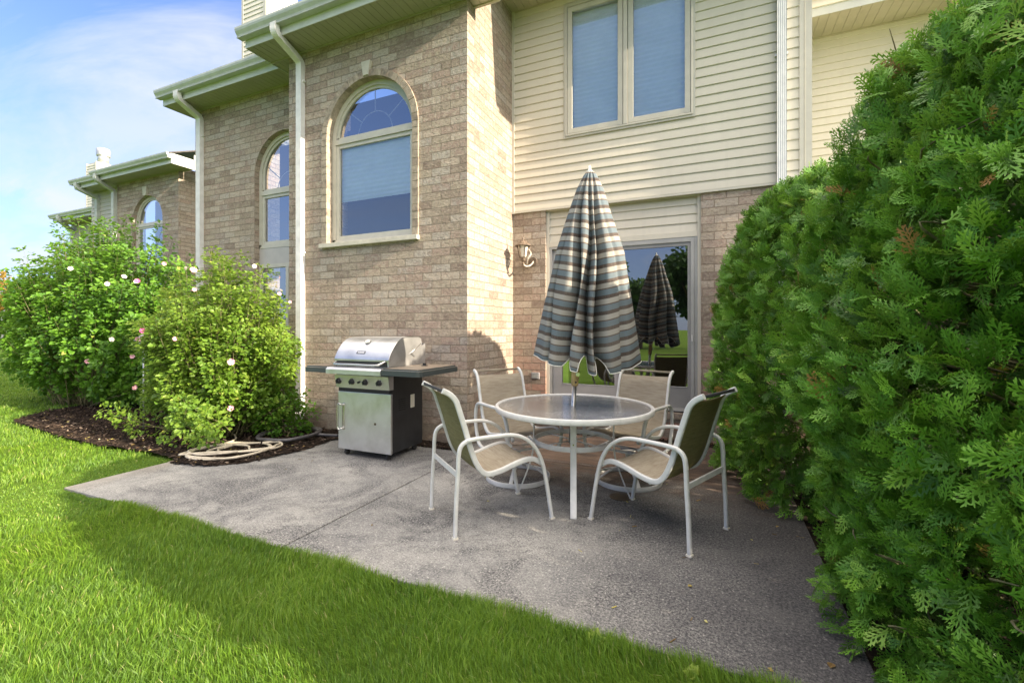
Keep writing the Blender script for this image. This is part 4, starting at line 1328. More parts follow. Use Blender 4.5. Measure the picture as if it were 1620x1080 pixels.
# ================================================================ gas grill
def grill():
    GR = thing('gas_grill', (-3.35, 3.72, 0), 'stainless steel gas grill cart with closed lid, four knobs and black side shelves', 'grill')
    x0, x1, yf, yb = -3.70, -3.005, 3.72, 4.28
    mb = MB(); mb.box(x0 + 0.012, x1 - 0.004, yf + 0.03, yb, 0.075, 0.90); mb.build('cabinet', 'black_metal', GR, bevel=0.004)
    mb = MB(); mb.box(x0, x1 + 0.006, yf, yf + 0.028, 0.072, 0.685); dr = mb.build('door', 'stainless', GR, bevel=0.004)
    mb = MB(); mb.sweep(spline([(x0 + .075, yf, 0.545), (x0 + .073, yf - .03, 0.548), (x0 + .05, yf - .045, 0.56), (x0 + .035, yf - .048, 0.52), (x0 + .035, yf - .048, 0.42), (x0 + .035, yf - .048, 0.32), (x0 + .05, yf - .045, 0.285), (x0 + .073, yf - .03, 0.295), (x0 + .075, yf, 0.298)], 5), circ(0.0085, 10)); mb.build('handle', 'chrome', dr)
    mb = MB(); mb.bar((x0 + .078, yf - .004, .28), (x0 + .078, yf - .004, .56), .03, .012, up=(0, 1, 0)); mb.build('handle_plate', 'chrome', dr)
    mb = MB(); mb.sweep([(x0 + .50, yf + .002, .37), (x0 + .50, yf - .002, .37)], circ(0.014, 12)); mb.build('latch', 'cover_brown', dr)
    # control panel, slightly raked
    mb = MB()
    A = [(x0 - 0.02, yf - 0.035, 0.865), (x1 + 0.0, yf - 0.035, 0.865), (x1 + 0.0, yf - 0.012, 0.728), (x0 - 0.015, yf - 0.012, 0.728)]
    B = [(x, yf + 0.05, z) for x, y, z in A]
    mb.poly(A[::-1]); 
    for k in range(4): mb.poly([A[k], B[k], B[(k + 1) % 4], A[(k + 1) % 4]])
    mb.build('control_panel', 'stainless', GR)
    n = Vector((0, -1, -0.165)).normalized()
    for kx in (-3.665, -3.485, -3.305, -3.125):
        c = Vector((kx, yf - 0.024, 0.80))
        mb = MB(); mb.sweep([c, c + n * 0.006], circ(0.036, 24)); kb = mb.build('knob', 'chrome', GR)
        mb = MB(); mb.sweep([c + n * 0.004, c + n * 0.012, c + n * 0.020, c + n * 0.034], circ(1, 24), scale=[.031, .031, .024, .021]); mb.bar(c + n * .034 + Vector((0, 0, -.02)), c + n * .034 + Vector((0, 0, .02)), .012, .016, up=(0, 1, 0)); mb.build('grip', 'black_plastic', kb)
    c = Vector((-3.39, yf - 0.024, 0.797)); mb = MB(); mb.sweep([c, c + n * 0.022], circ(0.011, 14)); mb.build('igniter_button', 'black_plastic', GR)
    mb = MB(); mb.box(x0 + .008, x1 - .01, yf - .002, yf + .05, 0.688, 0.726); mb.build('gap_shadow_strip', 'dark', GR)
    # front trim and side shelves
    mb = MB(); pr = [(0, 0), (0.0, 0.052), (0.018, 0.070), (0.05, 0.072), (0.05, 0.0)]
    def ext(xa, xb, Y, Z, mat, name, prof, par):
        mb = MB(); a = [(xa, Y + p, Z + q) for p, q in prof]; b = [(xb, Y + p, Z + q) for p, q in prof]; m = len(prof)
        for k in range(m): mb.poly([a[k], b[k], b[(k + 1) % m], a[(k + 1) % m]][::-1])
        mb.poly(a); mb.poly(b[::-1]); return mb.build(name, mat, par)
    ext(x0 - 0.02, x1 + 0.0, 3.565, 0.888, 'stainless', 'front_trim', [(0, 0), (0, 0.045), (0.02, 0.066), (0.10, 0.070), (0.10, 0.0)], GR)
    def shelf(xa, xb, outer, chamf, name, sloped=0.0):
        # outline in xy then extruded; rounded front lip
        s = 1 if xb > xa else -1
        yfr, ybk = 3.575, 4.27
        out = [(xa, yfr), (xb - s * chamf * .8, yfr), (xb - s * chamf * .25, yfr + .015), (xb, yfr + chamf), (xb, ybk), (xa, ybk)]
        if s < 0: out = out[::-1]
        z0, z1 = 0.893, 0.962
        me = bpy.data.meshes.new(name); bm = bmesh.new()
        vb = [bm.verts.new((x, y, z0)) for x, y in out]; vt = [bm.verts.new((x, y, z1)) for x, y in out]
        bm.faces.new(vb[::-1]); bm.faces.new(vt); m = len(out)
        for k in range(m): bm.faces.new([vb[k], vb[(k + 1) % m], vt[(k + 1) % m], vt[k]])
        bmesh.ops.bevel(bm, geom=[e for e in bm.edges if all(abs(v.co.z - z1) < 1e-6 for v in e.verts)], offset=0.018, segments=3, affect='EDGES')
        bm.normal_update(); bm.to_mesh(me); bm.free()
        me.materials.append(MATS['shelf_plastic'])
        o = bpy.data.objects.new(name, me); COL.objects.link(o); o.parent = GR; o.matrix_parent_inverse = world_matrix(GR).inverted(); return o
    shelf(x1 + 0.001, -2.545, 1, 0.05, 'side_shelf'); shelf(x0 - 0.021, -4.06, -1, 0.06, 'side_shelf')
    mb = MB(); mb.lathe([(0.036, 0.0), (0.036, 0.006), (0.012, 0.010)], (-2.80, 4.02, 0.963), 20); mb.box(-2.815, -2.785, 4.01, 4.03, 0.972, 0.99); mb.build('side_burner_knob', 'black_metal', GR)
    # firebox
    mb = MB(); mb.box(x0 + .0, x1 - .0, yf - .02, yb + .05, 0.90, 0.985)
    mb.poly([(x1, yf + .0, .985), (x1, yb + .05, .985), (x1, yb + .05, 1.19), (x1, yf + .35, 1.10)]); mb.poly([(x0, yf + .0, .985), (x0, yf + .35, 1.10), (x0, yb + .05, 1.19), (x0, yb + .05, .985)])
    mb.poly([(x0, yb + .05, .985), (x1, yb + .05, .985), (x1, yb + .05, 1.19), (x0, yb + .05, 1.19)][::-1])
    mb.build('firebox', 'stainless', GR)
    # lid
    prof = [(3.685, 0.962), (3.676, 1.035), (3.695, 1.075), (3.735, 1.135), (3.80, 1.205), (3.87, 1.245), (3.94, 1.262), (4.05, 1.266), (4.18, 1.266), (4.23, 1.25)]
    P = [(y, z) for _, y, z in spline([(0, a, b) for a, b in prof[1:]], 5)]
    P = [prof[0]] + P
    back = [(4.245, 1.20), (4.245, 1.10), (4.20, 1.065), (4.12, 1.05), (4.05, 1.09), (3.90, 1.03)]
    mb = MB(); xa, xb = x0 - .012, x1 + .012
    for k in range(len(P) - 1):
        mb.poly([(xa, *P[k]), (xb, *P[k]), (xb, *P[k + 1]), (xa, *P[k + 1])], smooth=k > 0)
    cap = [(xb, y, z) for y, z in P + back]; mb.poly(cap); mb.poly([(xa, y, z) for y, z in P + back][::-1])
    mb.poly([(xa, 4.23, 1.25), (xb, 4.23, 1.25), (xb, 4.245, 1.10), (xa, 4.245, 1.10)])
    lid = mb.build('lid', 'stainless', GR)
    mb = MB(); mb.sweep([(xb + .002, *p) for p in P[1:]], rrect(0.006, 0.008, 0.002, 1), side=(1, 0, 0)); mb.sweep([(xb + .002, 4.02, 1.08), (xb + .002, 4.23, 1.19)], rrect(0.006, 0.008, 0.002, 1), side=(1, 0, 0)); mb.build('lid_edge', 'chrome', lid)
    mb = MB(); mb.box(xa + .02, xb - .02, 3.678, 3.70, .965, 1.03); mb.build('lid_lower_band', 'black_metal', lid)
    mb = MB(); zz = 0.985
    mb.sweep(spline([(xa + .03, 3.68, 1.005), (xa + .035, 3.645, .995), (xa + .07, 3.615, zz), (-3.4, 3.612, zz), (xb - .12, 3.615, zz), (xb - .07, 3.64, 1.0), (xb - .045, 3.68, 1.02)], 6), circ(0.011, 10)); mb.build('lid_handle', 'chrome', lid)
    bc = Vector((-3.38, 3.716, 1.105)); bn = Vector((0, -0.80, 0.60)); bu = Vector((0, 0.60, 0.80))
    mb = MB(); mb.bar(bc - Vector((.058, 0, 0)), bc + Vector((.058, 0, 0)), .034, .006, up=bn); bd = mb.build('badge', 'black_metal', lid)
    mb = MB(); q = bc + bn * 0.0036
    mb.bar(q - Vector((.046, 0, 0)), q + Vector((.046, 0, 0)), .018, .001, up=bn); mb.build('badge_inlay', 'chrome', bd)
    # thermometer
    tcn = Vector((-3.37, 3.805, 1.215)); tn = Vector((0, -0.62, 0.78)).normalized()
    mb = MB(); mb.sweep([tcn, tcn + tn * .010], circ(.034, 20)); th = mb.build('thermometer', 'chrome', lid)
    mb = MB(); mb.sweep([tcn + tn * .0105, tcn + tn * .012], circ(.026, 20)); mb.build('dial', 'frosted', th)
    # side panel details
    mb = MB()
    for k in range(6): mb.box(x1 - .0035, x1 - .0005, 3.86, 3.97, 0.50 + k * .022, 0.508 + k * .022)
    mb.build('vent_slots', 'dark', GR)
    mb = MB(); mb.box(x1 - .0038, x1 - .001, 4.06, 4.13, .50, .64); mb.build('warning_sticker', 'frosted', GR)
    for cxx, cyy in ((x0 + .07, yf + .06), (x1 - .07, yf + .06), (x0 + .07, yb - .06), (x1 - .07, yb - .06)):
        mb = MB(); mb.sweep([(cxx - .014, cyy, .030), (cxx + .014, cyy, .030)], circ(.030, 18), side=(0, 1, 0)); mb.box(cxx - .018, cxx + .018, cyy - .015, cyy + .015, .045, .077); mb.build('caster', 'rubber', GR)
grill()

# ================================================================ wall lantern, outlet, pipe
LN = thing('wall_lantern', (-2.33, YW, 2.25), 'weathered carriage lantern on the brick pier left of the patio door', 'lantern')
def lantern():
    cx, cy = -2.36, YW - 0.20
    mb = MB(); mb.lathe([(0.012, 2.215), (0.018, 2.235), (0.010, 2.25), (0.03, 2.27), (0.042, 2.30), (0.048, 2.312)], (cx, cy, 0), 6, smooth=False); mb.build('bottom_cup', 'lantern_metal', LN)
    mb = MB()
    for k in range(6):
        a = R(60 * k + 15); a2 = R(60 * k + 75)
        mb.bar((cx + .048 * math.cos(a), cy + .048 * math.sin(a), 2.31), (cx + .078 * math.cos(a), cy + .078 * math.sin(a), 2.47), .010, .010)
        mb.bar((cx + .048 * math.cos(a), cy + .048 * math.sin(a), 2.315), (cx + .048 * math.cos(a2), cy + .048 * math.sin(a2), 2.315), .008, .010)
    mb.build('cage', 'lantern_metal', LN)
    mb = MB(); mb.lathe([(.043, 2.317), (.072, 2.468)], (cx, cy, 0), 6, smooth=False, caps=False); mb.build('glass_panel', 'frosted', LN)
    mb = MB(); mb.lathe([(.112, 2.468), (.108, 2.476), (.075, 2.50), (.045, 2.535), (.016, 2.55), (.010, 2.57), (.010, 2.59)], (cx, cy, 0), 12, smooth=False); mb.build('roof', 'lantern_metal', LN)
    mb = MB(); mb.sweep(spline([(cx, cy, 2.585), (cx + .012, cy, 2.605), (cx + .004, cy, 2.635)], 5), circ(.007, 8), scale=[1] * 6 + [.9, .8, .7, .5, .3]); mb.build('finial', 'lantern_metal', LN)
    mb = MB(); mb.sweep(spline([(cx + .0, cy, 2.225), (cx + .02, cy + .03, 2.20), (cx + .05, cy + .08, 2.205), (cx + .07, cy + .14, 2.24), (cx + .075, cy + .19, 2.28)], 6), circ(.013, 10))
    mb.sweep(spline([(cx + .03, cy + .05, 2.23), (cx + .06, cy + .02, 2.30), (cx + .09, cy + .05, 2.36), (cx + .05, cy + .09, 2.42), (cx + .035, cy + .03, 2.45)], 6), circ(.013, 10), scale=None)
    mb.build('scroll_arm', 'lantern_white', LN)
    mb = MB(); mb.sweep([(cx + .07, YW - .02, 2.28), (cx + .07, YW + .002, 2.28)], circ(.058, 20), side=(1, 0, 0)); mb.build('wall_plate', 'lantern_metal', LN)
lantern()
OU = thing('outlet_box', (-2.25, YW, 0.71), 'small grey weatherproof outlet box on the brick low beside the patio door', 'outlet')
mb = MB(); mb.box(-2.312, -2.195, YW - .03, YW + .001, .662, .752); mb.build('housing', 'outlet_grey', OU, bevel=.006)
mb = MB(); mb.box(-2.298, -2.209, YW - .036, YW - .0305, .672, .742); mb.build('cover', 'galvanised', OU, bevel=.002)
PP = thing('drain_pipe', (0.16, YW, 0.15), 'short white plastic pipe sticking out of the brick by the evergreens', 'pipe')
mb = MB(); mb.sweep([(0.13, YW + .02, .165), (0.15, YW - .08, .16), (0.20, YW - .15, .145), (0.26, YW - .20, .125)], circ(.034, 16)); mb.sweep([(0.235, YW - .18, .133), (0.275, YW - .212, .12)], circ(.041, 16)); mb.build('pipe_elbow', 'pvc', PP)
mb = MB(); mb.lathe([(.088, .001), (.088, .006), (.078, .008), (.0, .008)], (-.69, 3.705, 0), 32); cv = mb.build('drain_cover', 'cover_brown')
tag(cv, 'round brown metal cover plate lying on the concrete under the right hand chairs', 'cover plate')

# ================================================================ hoses
def coil(name, pts, r, mat, label, seed):
    t = thing(name, pts[0], label, 'hose')
    mb = MB(); mb.sweep(spline(pts, 8), circ(r, 10)); mb.build('tube', mat, t)
    return t
rnd = random.Random(9)
def loops(cx, cy, rx, ry, rot, n, z0, jit, dz=0.006, a0=0, grow=0.0):
    out = []
    for k in range(n * 10):
        a = R(a0 + 36 * k); q = 1 + rnd.uniform(-jit, jit) + grow * k / (n * 10)
        x = rx * q * math.cos(a); y = ry * q * math.sin(a)
        out.append((cx + x * math.cos(rot) - y * math.sin(rot), cy + x * math.sin(rot) + y * math.cos(rot), z0 + dz * (k / 10) + rnd.uniform(0, .012)))
    return out
pb = loops(-4.80, 3.27, .40, .33, .6, 2, .030, .05, .003) + loops(-4.72, 3.42, .33, .20, .8, 2, .034, .16, .003) + loops(-4.88, 3.22, .30, .20, .5, 1, .04, .12, .003) + [(-4.98, 3.0, .05), (-5.10, 2.93, .04), (-5.16, 3.1, .035), (-5.14, 3.35, .035), (-5.2, 3.6, .035), (-5.5, 3.8, .03)]
coil('garden_hose', pb, .0115, 'hose_beige', 'beige garden hose coiled in loose loops on the patio corner by the mulch', 1)
pk = [(-3.4, 4.42, .03), (-3.9, 4.36, .03), (-4.30, 4.27, .03), (-4.46, 4.22, .035)] + loops(-4.79, 4.03, .31, .33, 0, 2, .04, .03, .012, a0=30, grow=.14)
coil('garden_hose', pk, .020, 'hose_black', 'dark grey hose lying in one big ring against the wall below the downspout', 2)
# ================================================================ foliage
RS = np.random.RandomState(12)


def leaf_mat(name, stops, trans=0.35, rough=0.5, spec=0.35):
    m, g, p, out = new_mat(name)
    at = g.new('ShaderNodeAttribute'); at.attribute_name = 'var'
    c = g.ramp(at.outputs['Fac'], stops)
    g.put(p, 'Base Color', c); g.put(p, 'Roughness', rough); g.put(p, 'Specular IOR Level', spec)
    tr = g.new('ShaderNodeBsdfTranslucent')
    g.put(tr, 0, g.mix(0.5, c, tuple(min(1, x * 1.5) for x in stops[-2][1])))
    mx = g.new('ShaderNodeMixShader'); mx.inputs[0].default_value = trans
    g.put(mx, 1, p.outputs[0]); g.put(mx, 2, tr.outputs[0]); g.put(out, 0, mx.outputs[0])
    return m


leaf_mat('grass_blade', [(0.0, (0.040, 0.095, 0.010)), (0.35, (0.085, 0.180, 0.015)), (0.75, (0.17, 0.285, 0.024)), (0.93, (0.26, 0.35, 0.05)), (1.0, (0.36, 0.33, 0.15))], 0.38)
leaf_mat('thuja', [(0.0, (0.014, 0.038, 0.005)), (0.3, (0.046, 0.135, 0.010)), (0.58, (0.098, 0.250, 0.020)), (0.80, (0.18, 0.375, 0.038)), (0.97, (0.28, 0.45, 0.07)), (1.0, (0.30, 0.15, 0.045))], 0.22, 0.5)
leaf_mat('hibiscus_leaf', [(0.0, (0.045, 0.105, 0.014)), (0.4, (0.10, 0.20, 0.020)), (0.75, (0.19, 0.295, 0.035)), (0.97, (0.33, 0.41, 0.085)), (1.0, (0.40, 0.36, 0.08))], 0.40, 0.45)
leaf_mat('shrub_leaf', [(0.0, (0.035, 0.100, 0.010)), (0.4, (0.080, 0.200, 0.018)), (0.75, (0.15, 0.30, 0.028)), (0.97, (0.25, 0.38, 0.055)), (1.0, (0.36, 0.34, 0.08))], 0.36, 0.45)
leaf_mat('tree_leaf', [(0.0, (0.02, 0.05, 0.012)), (0.5, (0.035, 0.085, 0.018)), (0.9, (0.06, 0.12, 0.025)), (1.0, (0.1, 0.16, 0.03))], 0.25, 0.6)
leaf_mat('litter_leaf', [(0.0, (0.10, 0.055, 0.025)), (0.4, (0.26, 0.17, 0.06)), (0.8, (0.42, 0.38, 0.10)), (1.0, (0.55, 0.52, 0.40))], 0.2, 0.8)
leaf_mat('bark_chip', [(0.0, (0.014, 0.010, 0.008)), (0.5, (0.035, 0.025, 0.019)), (0.9, (0.08, 0.056, 0.042)), (1.0, (0.22, 0.17, 0.13))], 0.0, 0.95, 0.1)
simple('bark', (0.13, 0.095, 0.065), 0.9, var=0.3, vscale=30, bump=0.7)
simple('twig', (0.16, 0.145, 0.07), 0.85, var=0.3, vscale=40)
simple('petal_white', (0.62, 0.56, 0.54), 0.6, var=0.04)
simple('petal_pink', (0.68, 0.36, 0.46), 0.6, var=0.12, vscale=30)
simple('petal_magenta', (0.55, 0.10, 0.28), 0.6, var=0.15, vscale=30)
simple('stamen', (0.75, 0.62, 0.25), 0.7)


def quad_mesh(name, V, F, var, mats, parent=None, mi=None, smooth=True):
    """V (n,3) float, F (m,4) int, var (n,) float"""
    me = bpy.data.meshes.new(name)
    me.vertices.add(len(V)); me.vertices.foreach_set('co', V.astype(np.float32).ravel())
    me.loops.add(F.size); me.loops.foreach_set('vertex_index', F.astype(np.int32).ravel())
    me.polygons.add(len(F)); me.polygons.foreach_set('loop_start', np.arange(0, F.size, 4, dtype=np.int32))
    me.polygons.foreach_set('loop_total', np.full(len(F), 4, dtype=np.int32))
    if mi is not None: me.polygons.foreach_set('material_index', mi.astype(np.int32))
    me.polygons.foreach_set('use_smooth', np.full(len(F), smooth, dtype=bool))
    at = me.attributes.new('var', 'FLOAT', 'POINT'); at.data.foreach_set('value', var.astype(np.float32))
    me.update(calc_edges=True)
    for m in (mats if isinstance(mats, (list, tuple)) else [mats]): me.materials.append(MATS[m])
    o = bpy.data.objects.new(name, me); COL.objects.link(o)
    if parent is not None:
        o.parent = parent; o.matrix_parent_inverse = world_matrix(parent).inverted()
    return o


def norm(a): return a / np.maximum(np.linalg.norm(a, axis=-1, keepdims=True), 1e-9)


def frames(d, nrm):
    """rotation matrices whose y axis is d and z axis is close to nrm"""
    y = norm(d); z = nrm - y * np.sum(nrm * y, axis=1, keepdims=True); z = norm(z); x = np.cross(y, z)
    return np.stack([x, y, z], axis=2)


def scatter(tmpls, which, M, T, sc, var, jit=0.0):
    """tmpls: list of (V,F); returns merged arrays"""
    Vs = []; Fs = []; Vr = []; base = 0
    for k, (tv, tf) in enumerate(tmpls):
        idx = np.where(which == k)[0]
        if not len(idx): continue
        P = np.einsum('nij,vj->nvi', M[idx], tv[:, :3]) * sc[idx][:, None, None] + T[idx][:, None, :]
        n, v = P.shape[:2]
        Vs.append(P.reshape(-1, 3)); Fs.append((tf[None] + (np.arange(n) * v)[:, None, None] + base).reshape(-1, 4))
        tvv = tv[:, 3][None] if tv.shape[1] > 3 else 0
        Vr.append((var[idx][:, None] + tvv + np.zeros((n, v))).reshape(-1)); base += n * v
    return np.concatenate(Vs), np.concatenate(Fs), np.clip(np.concatenate(Vr), 0, 1)


# ---------------------------------------------------------------- evergreen sprays
def spray_template(rs, nside=9, sub=4, w=0.0075):
    V = []; F = []
    def strip(p, d, L, w0, w1, tipv):
        s = np.array([-d[1], d[0]])
        i = len(V)
        a = p - s * w0 / 2; b = p + s * w0 / 2; m = p + d * L * 0.55
        pts = [a, b, m + s * w0 * .62, m - s * w0 * .62, p + d * L + s * w1 * .3, p + d * L - s * w1 * .3]
        for k, q in enumerate(pts):
            r = math.hypot(q[0], q[1])
            V.append((q[0], q[1], -0.28 * r * r + 0.02 * math.sin(q[0] * 25) * r, tipv * (0.3 + 0.7 * (k > 3))))
        F.append((i, i + 1, i + 2, i + 3)); F.append((i + 3, i + 2, i + 4, i + 5))
    L = 1.0
    strip(np.array([0., 0.]), np.array([0., 1.]), L, w * 1.1 * 5, w * 4, 0.05)
    for k in range(nside):
        for s in (-1, 1):
            t = (k + 0.5 + 0.25 * s) / nside; t = 0.10 + 0.86 * t
            p = np.array([0., t * L]); an = math.radians(rs.uniform(34, 52)) * s
            d = np.array([math.sin(an), math.cos(an)]); l = (0.52 * (1 - t) ** 0.8 + 0.10) * rs.uniform(.75, 1.15)
            strip(p, d, l, w * 4.2, w * 3, 0.12)
            ns = max(1, int(round(sub * l / 0.45)))
            for q in range(ns):
                for s2 in (-1, 1):
                    tt = (q + 0.6 + .2 * s2) / (ns + 0.3)
                    an2 = an + s2 * math.radians(rs.uniform(32, 48)); d2 = np.array([math.sin(an2), math.cos(an2)])
                    strip(p + d * l * tt, d2, (0.15 * (1 - tt * 0.6)) * rs.uniform(.7, 1.2), w * 4.4, w * 3, 0.2)
    return np.array(V), np.array(F)


rs = np.random.RandomState(5)
SPR_HI = [spray_template(rs, 6, 2, 0.0078) for _ in range(5)]
SPR_LO = [spray_template(rs, 5, 2, 0.0095) for _ in range(4)]


def thuja_profile(h, top=0.72):
    # h 0..1 height fraction
    lo = 0.90 + 0.10 * np.clip(h / 0.35, 0, 1)
    up = np.where(h > top, np.clip(1 - (np.clip(h - top, 0, 1) / (1 - top)) ** 2.5, 0, 1) ** 0.42, 1.0)
    return lo * (0.10 + 0.90 * up) * (1 - 0.10 * np.clip((h - 0.4) / 0.4, 0, 1))


def evergreen(cx, cy, R_, Hh, n, label, hi=True, seed=1, top=0.72, ysc=1.0, size=(0.15, 0.27), front=None):
    rs = np.random.RandomState(seed)
    t = thing('arborvitae', (cx, cy, 0), label, 'evergreen', 'evergreens along the right side of the patio')
    def shell(n, inner):
        h = rs.rand(n) ** 0.92 * 0.985 + 0.008
        # more points near the crown's top cap
        a = rs.rand(n) * 2 * np.pi
        nz = np.array([noise.noise(Vector((math.cos(x) * 2.2 + seed, math.sin(x) * 2.2, y * 3.2))) for x, y in zip(a, h)])
        nz2 = np.array([noise.noise(Vector((math.cos(x) * 6 + seed, math.sin(x) * 6, y * 11))) for x, y in zip(a, h)])
        rr = R_ * thuja_profile(h, top) * (1 + 0.17 * nz + 0.12 * nz2)
        dep = (rs.rand(n) ** 1.6) * inner
        r = np.maximum(rr - dep, 0.02)
        P = np.stack([cx + r * np.cos(a), cy + r * np.sin(a) * ysc, h * Hh], 1)
        slope = np.gradient(thuja_profile(np.linspace(0, 1, 201), top), 1 / 200.)[np.clip((h * 200).astype(int), 0, 200)]
        N = norm(np.stack([np.cos(a), np.sin(a), np.clip(-slope * R_ / Hh, -0.3, 2.5)], 1))
        return P, N, dep / max(inner, 1e-6), h, nz2
    P, N, dp, h, nz = shell(n, 0.26)
    up = np.array([0, 0, 1.0])
    D = norm(N * rs.uniform(0.5, 1.0, (n, 1)) + up * rs.uniform(-0.15, 0.75, (n, 1)) + rs.normal(0, 0.38, (n, 3)))
    # near the ground the sprays droop
    D = norm(D - up * (np.clip(0.22 - h, 0, 1) * 3.0)[:, None])
    Z = norm(N * rs.uniform(0.3, 1.3, (n, 1)) + rs.normal(0, 0.55, (n, 3)))
    M = frames(D, Z)
    sc = rs.uniform(size[0], size[1], n)
    T = P - D * sc[:, None] * 0.55
    var = np.clip(0.50 - 0.44 * dp + 0.15 * nz + rs.normal(0, 0.17, n), 0.02, 0.9)  # sprays deeper in the crown get darker, inner shade painted into the colour
    dead = rs.rand(n) < 0.004
    var[dead] = 1.0
    tm = SPR_HI if hi else SPR_LO
    V, F, vr = scatter(tm, rs.randint(0, len(tm), n), M, T, sc, var)
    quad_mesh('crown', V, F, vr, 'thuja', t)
    # trunk and limbs
    mb = MB()
    for k in range(3):
        a = k * 2.1 + seed; b = Vector((cx + .10 * math.cos(a), cy + .10 * math.sin(a), -0.05))
        mb.sweep(spline([b, b + Vector((.05 * math.cos(a), .05 * math.sin(a), Hh * .4)), b + Vector((.12 * math.cos(a), .12 * math.sin(a), Hh * .85))], 6), circ(1, 8), scale=list(np.linspace(.05, .012, 13)))
    mb.build('trunk', 'bark', t)
    mb = MB(); nb = 260 if hi else 120
    for k in range(nb):
        hh = rs.uniform(.05, .93); a = rs.uniform(0, 2 * np.pi); rr = R_ * float(thuja_profile(np.array([hh]), top)[0]) * rs.uniform(.75, 1.0)
        p0 = Vector((cx + .1 * math.cos(a), cy + .1 * math.sin(a), max(.05, hh * Hh - rs.uniform(.15, .5) * rr)))
        p2 = Vector((cx + rr * math.cos(a), cy + rr * math.sin(a) * ysc, hh * Hh))
        pm = (p0 + p2) / 2 + Vector(rs.normal(0, .05, 3)); pm.z -= .03
        q = p2 + Vector(rs.normal(0, .07, 3))
        mb.sweep(spline([p0, pm, p2, q], 4), circ(1, 5), scale=list(np.linspace(.009, .0018, 13)))
    mb.build('branches', 'twig', t)['kind'] = 'stuff'
    return t


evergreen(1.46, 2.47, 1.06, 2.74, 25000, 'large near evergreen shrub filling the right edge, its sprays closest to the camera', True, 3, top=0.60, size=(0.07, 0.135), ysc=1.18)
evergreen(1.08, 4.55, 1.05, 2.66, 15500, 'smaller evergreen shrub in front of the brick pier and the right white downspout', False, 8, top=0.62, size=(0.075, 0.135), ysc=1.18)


# ---------------------------------------------------------------- broadleaf shrubs
def leaf_template(w=0.36, fold=0.10, curl=0.12, tooth=False):
    V = [(0, 0, 0, -.05), (w, .38, fold, 0), (w * .72, .70, fold * .8 - curl * .4, 0), (0, 1, -curl, .08), (-w * .72, .70, fold * .8 - curl * .4, 0), (-w, .38, fold, 0)]
    F = [(0, 1, 2, 3), (0, 3, 4, 5)]
    return np.array(V, float), np.array(F)


LEAF = [leaf_template(.34, .10, .14), leaf_template(.40, .06, .22), leaf_template(.30, .16, .10), leaf_template(.44, .12, .30)]


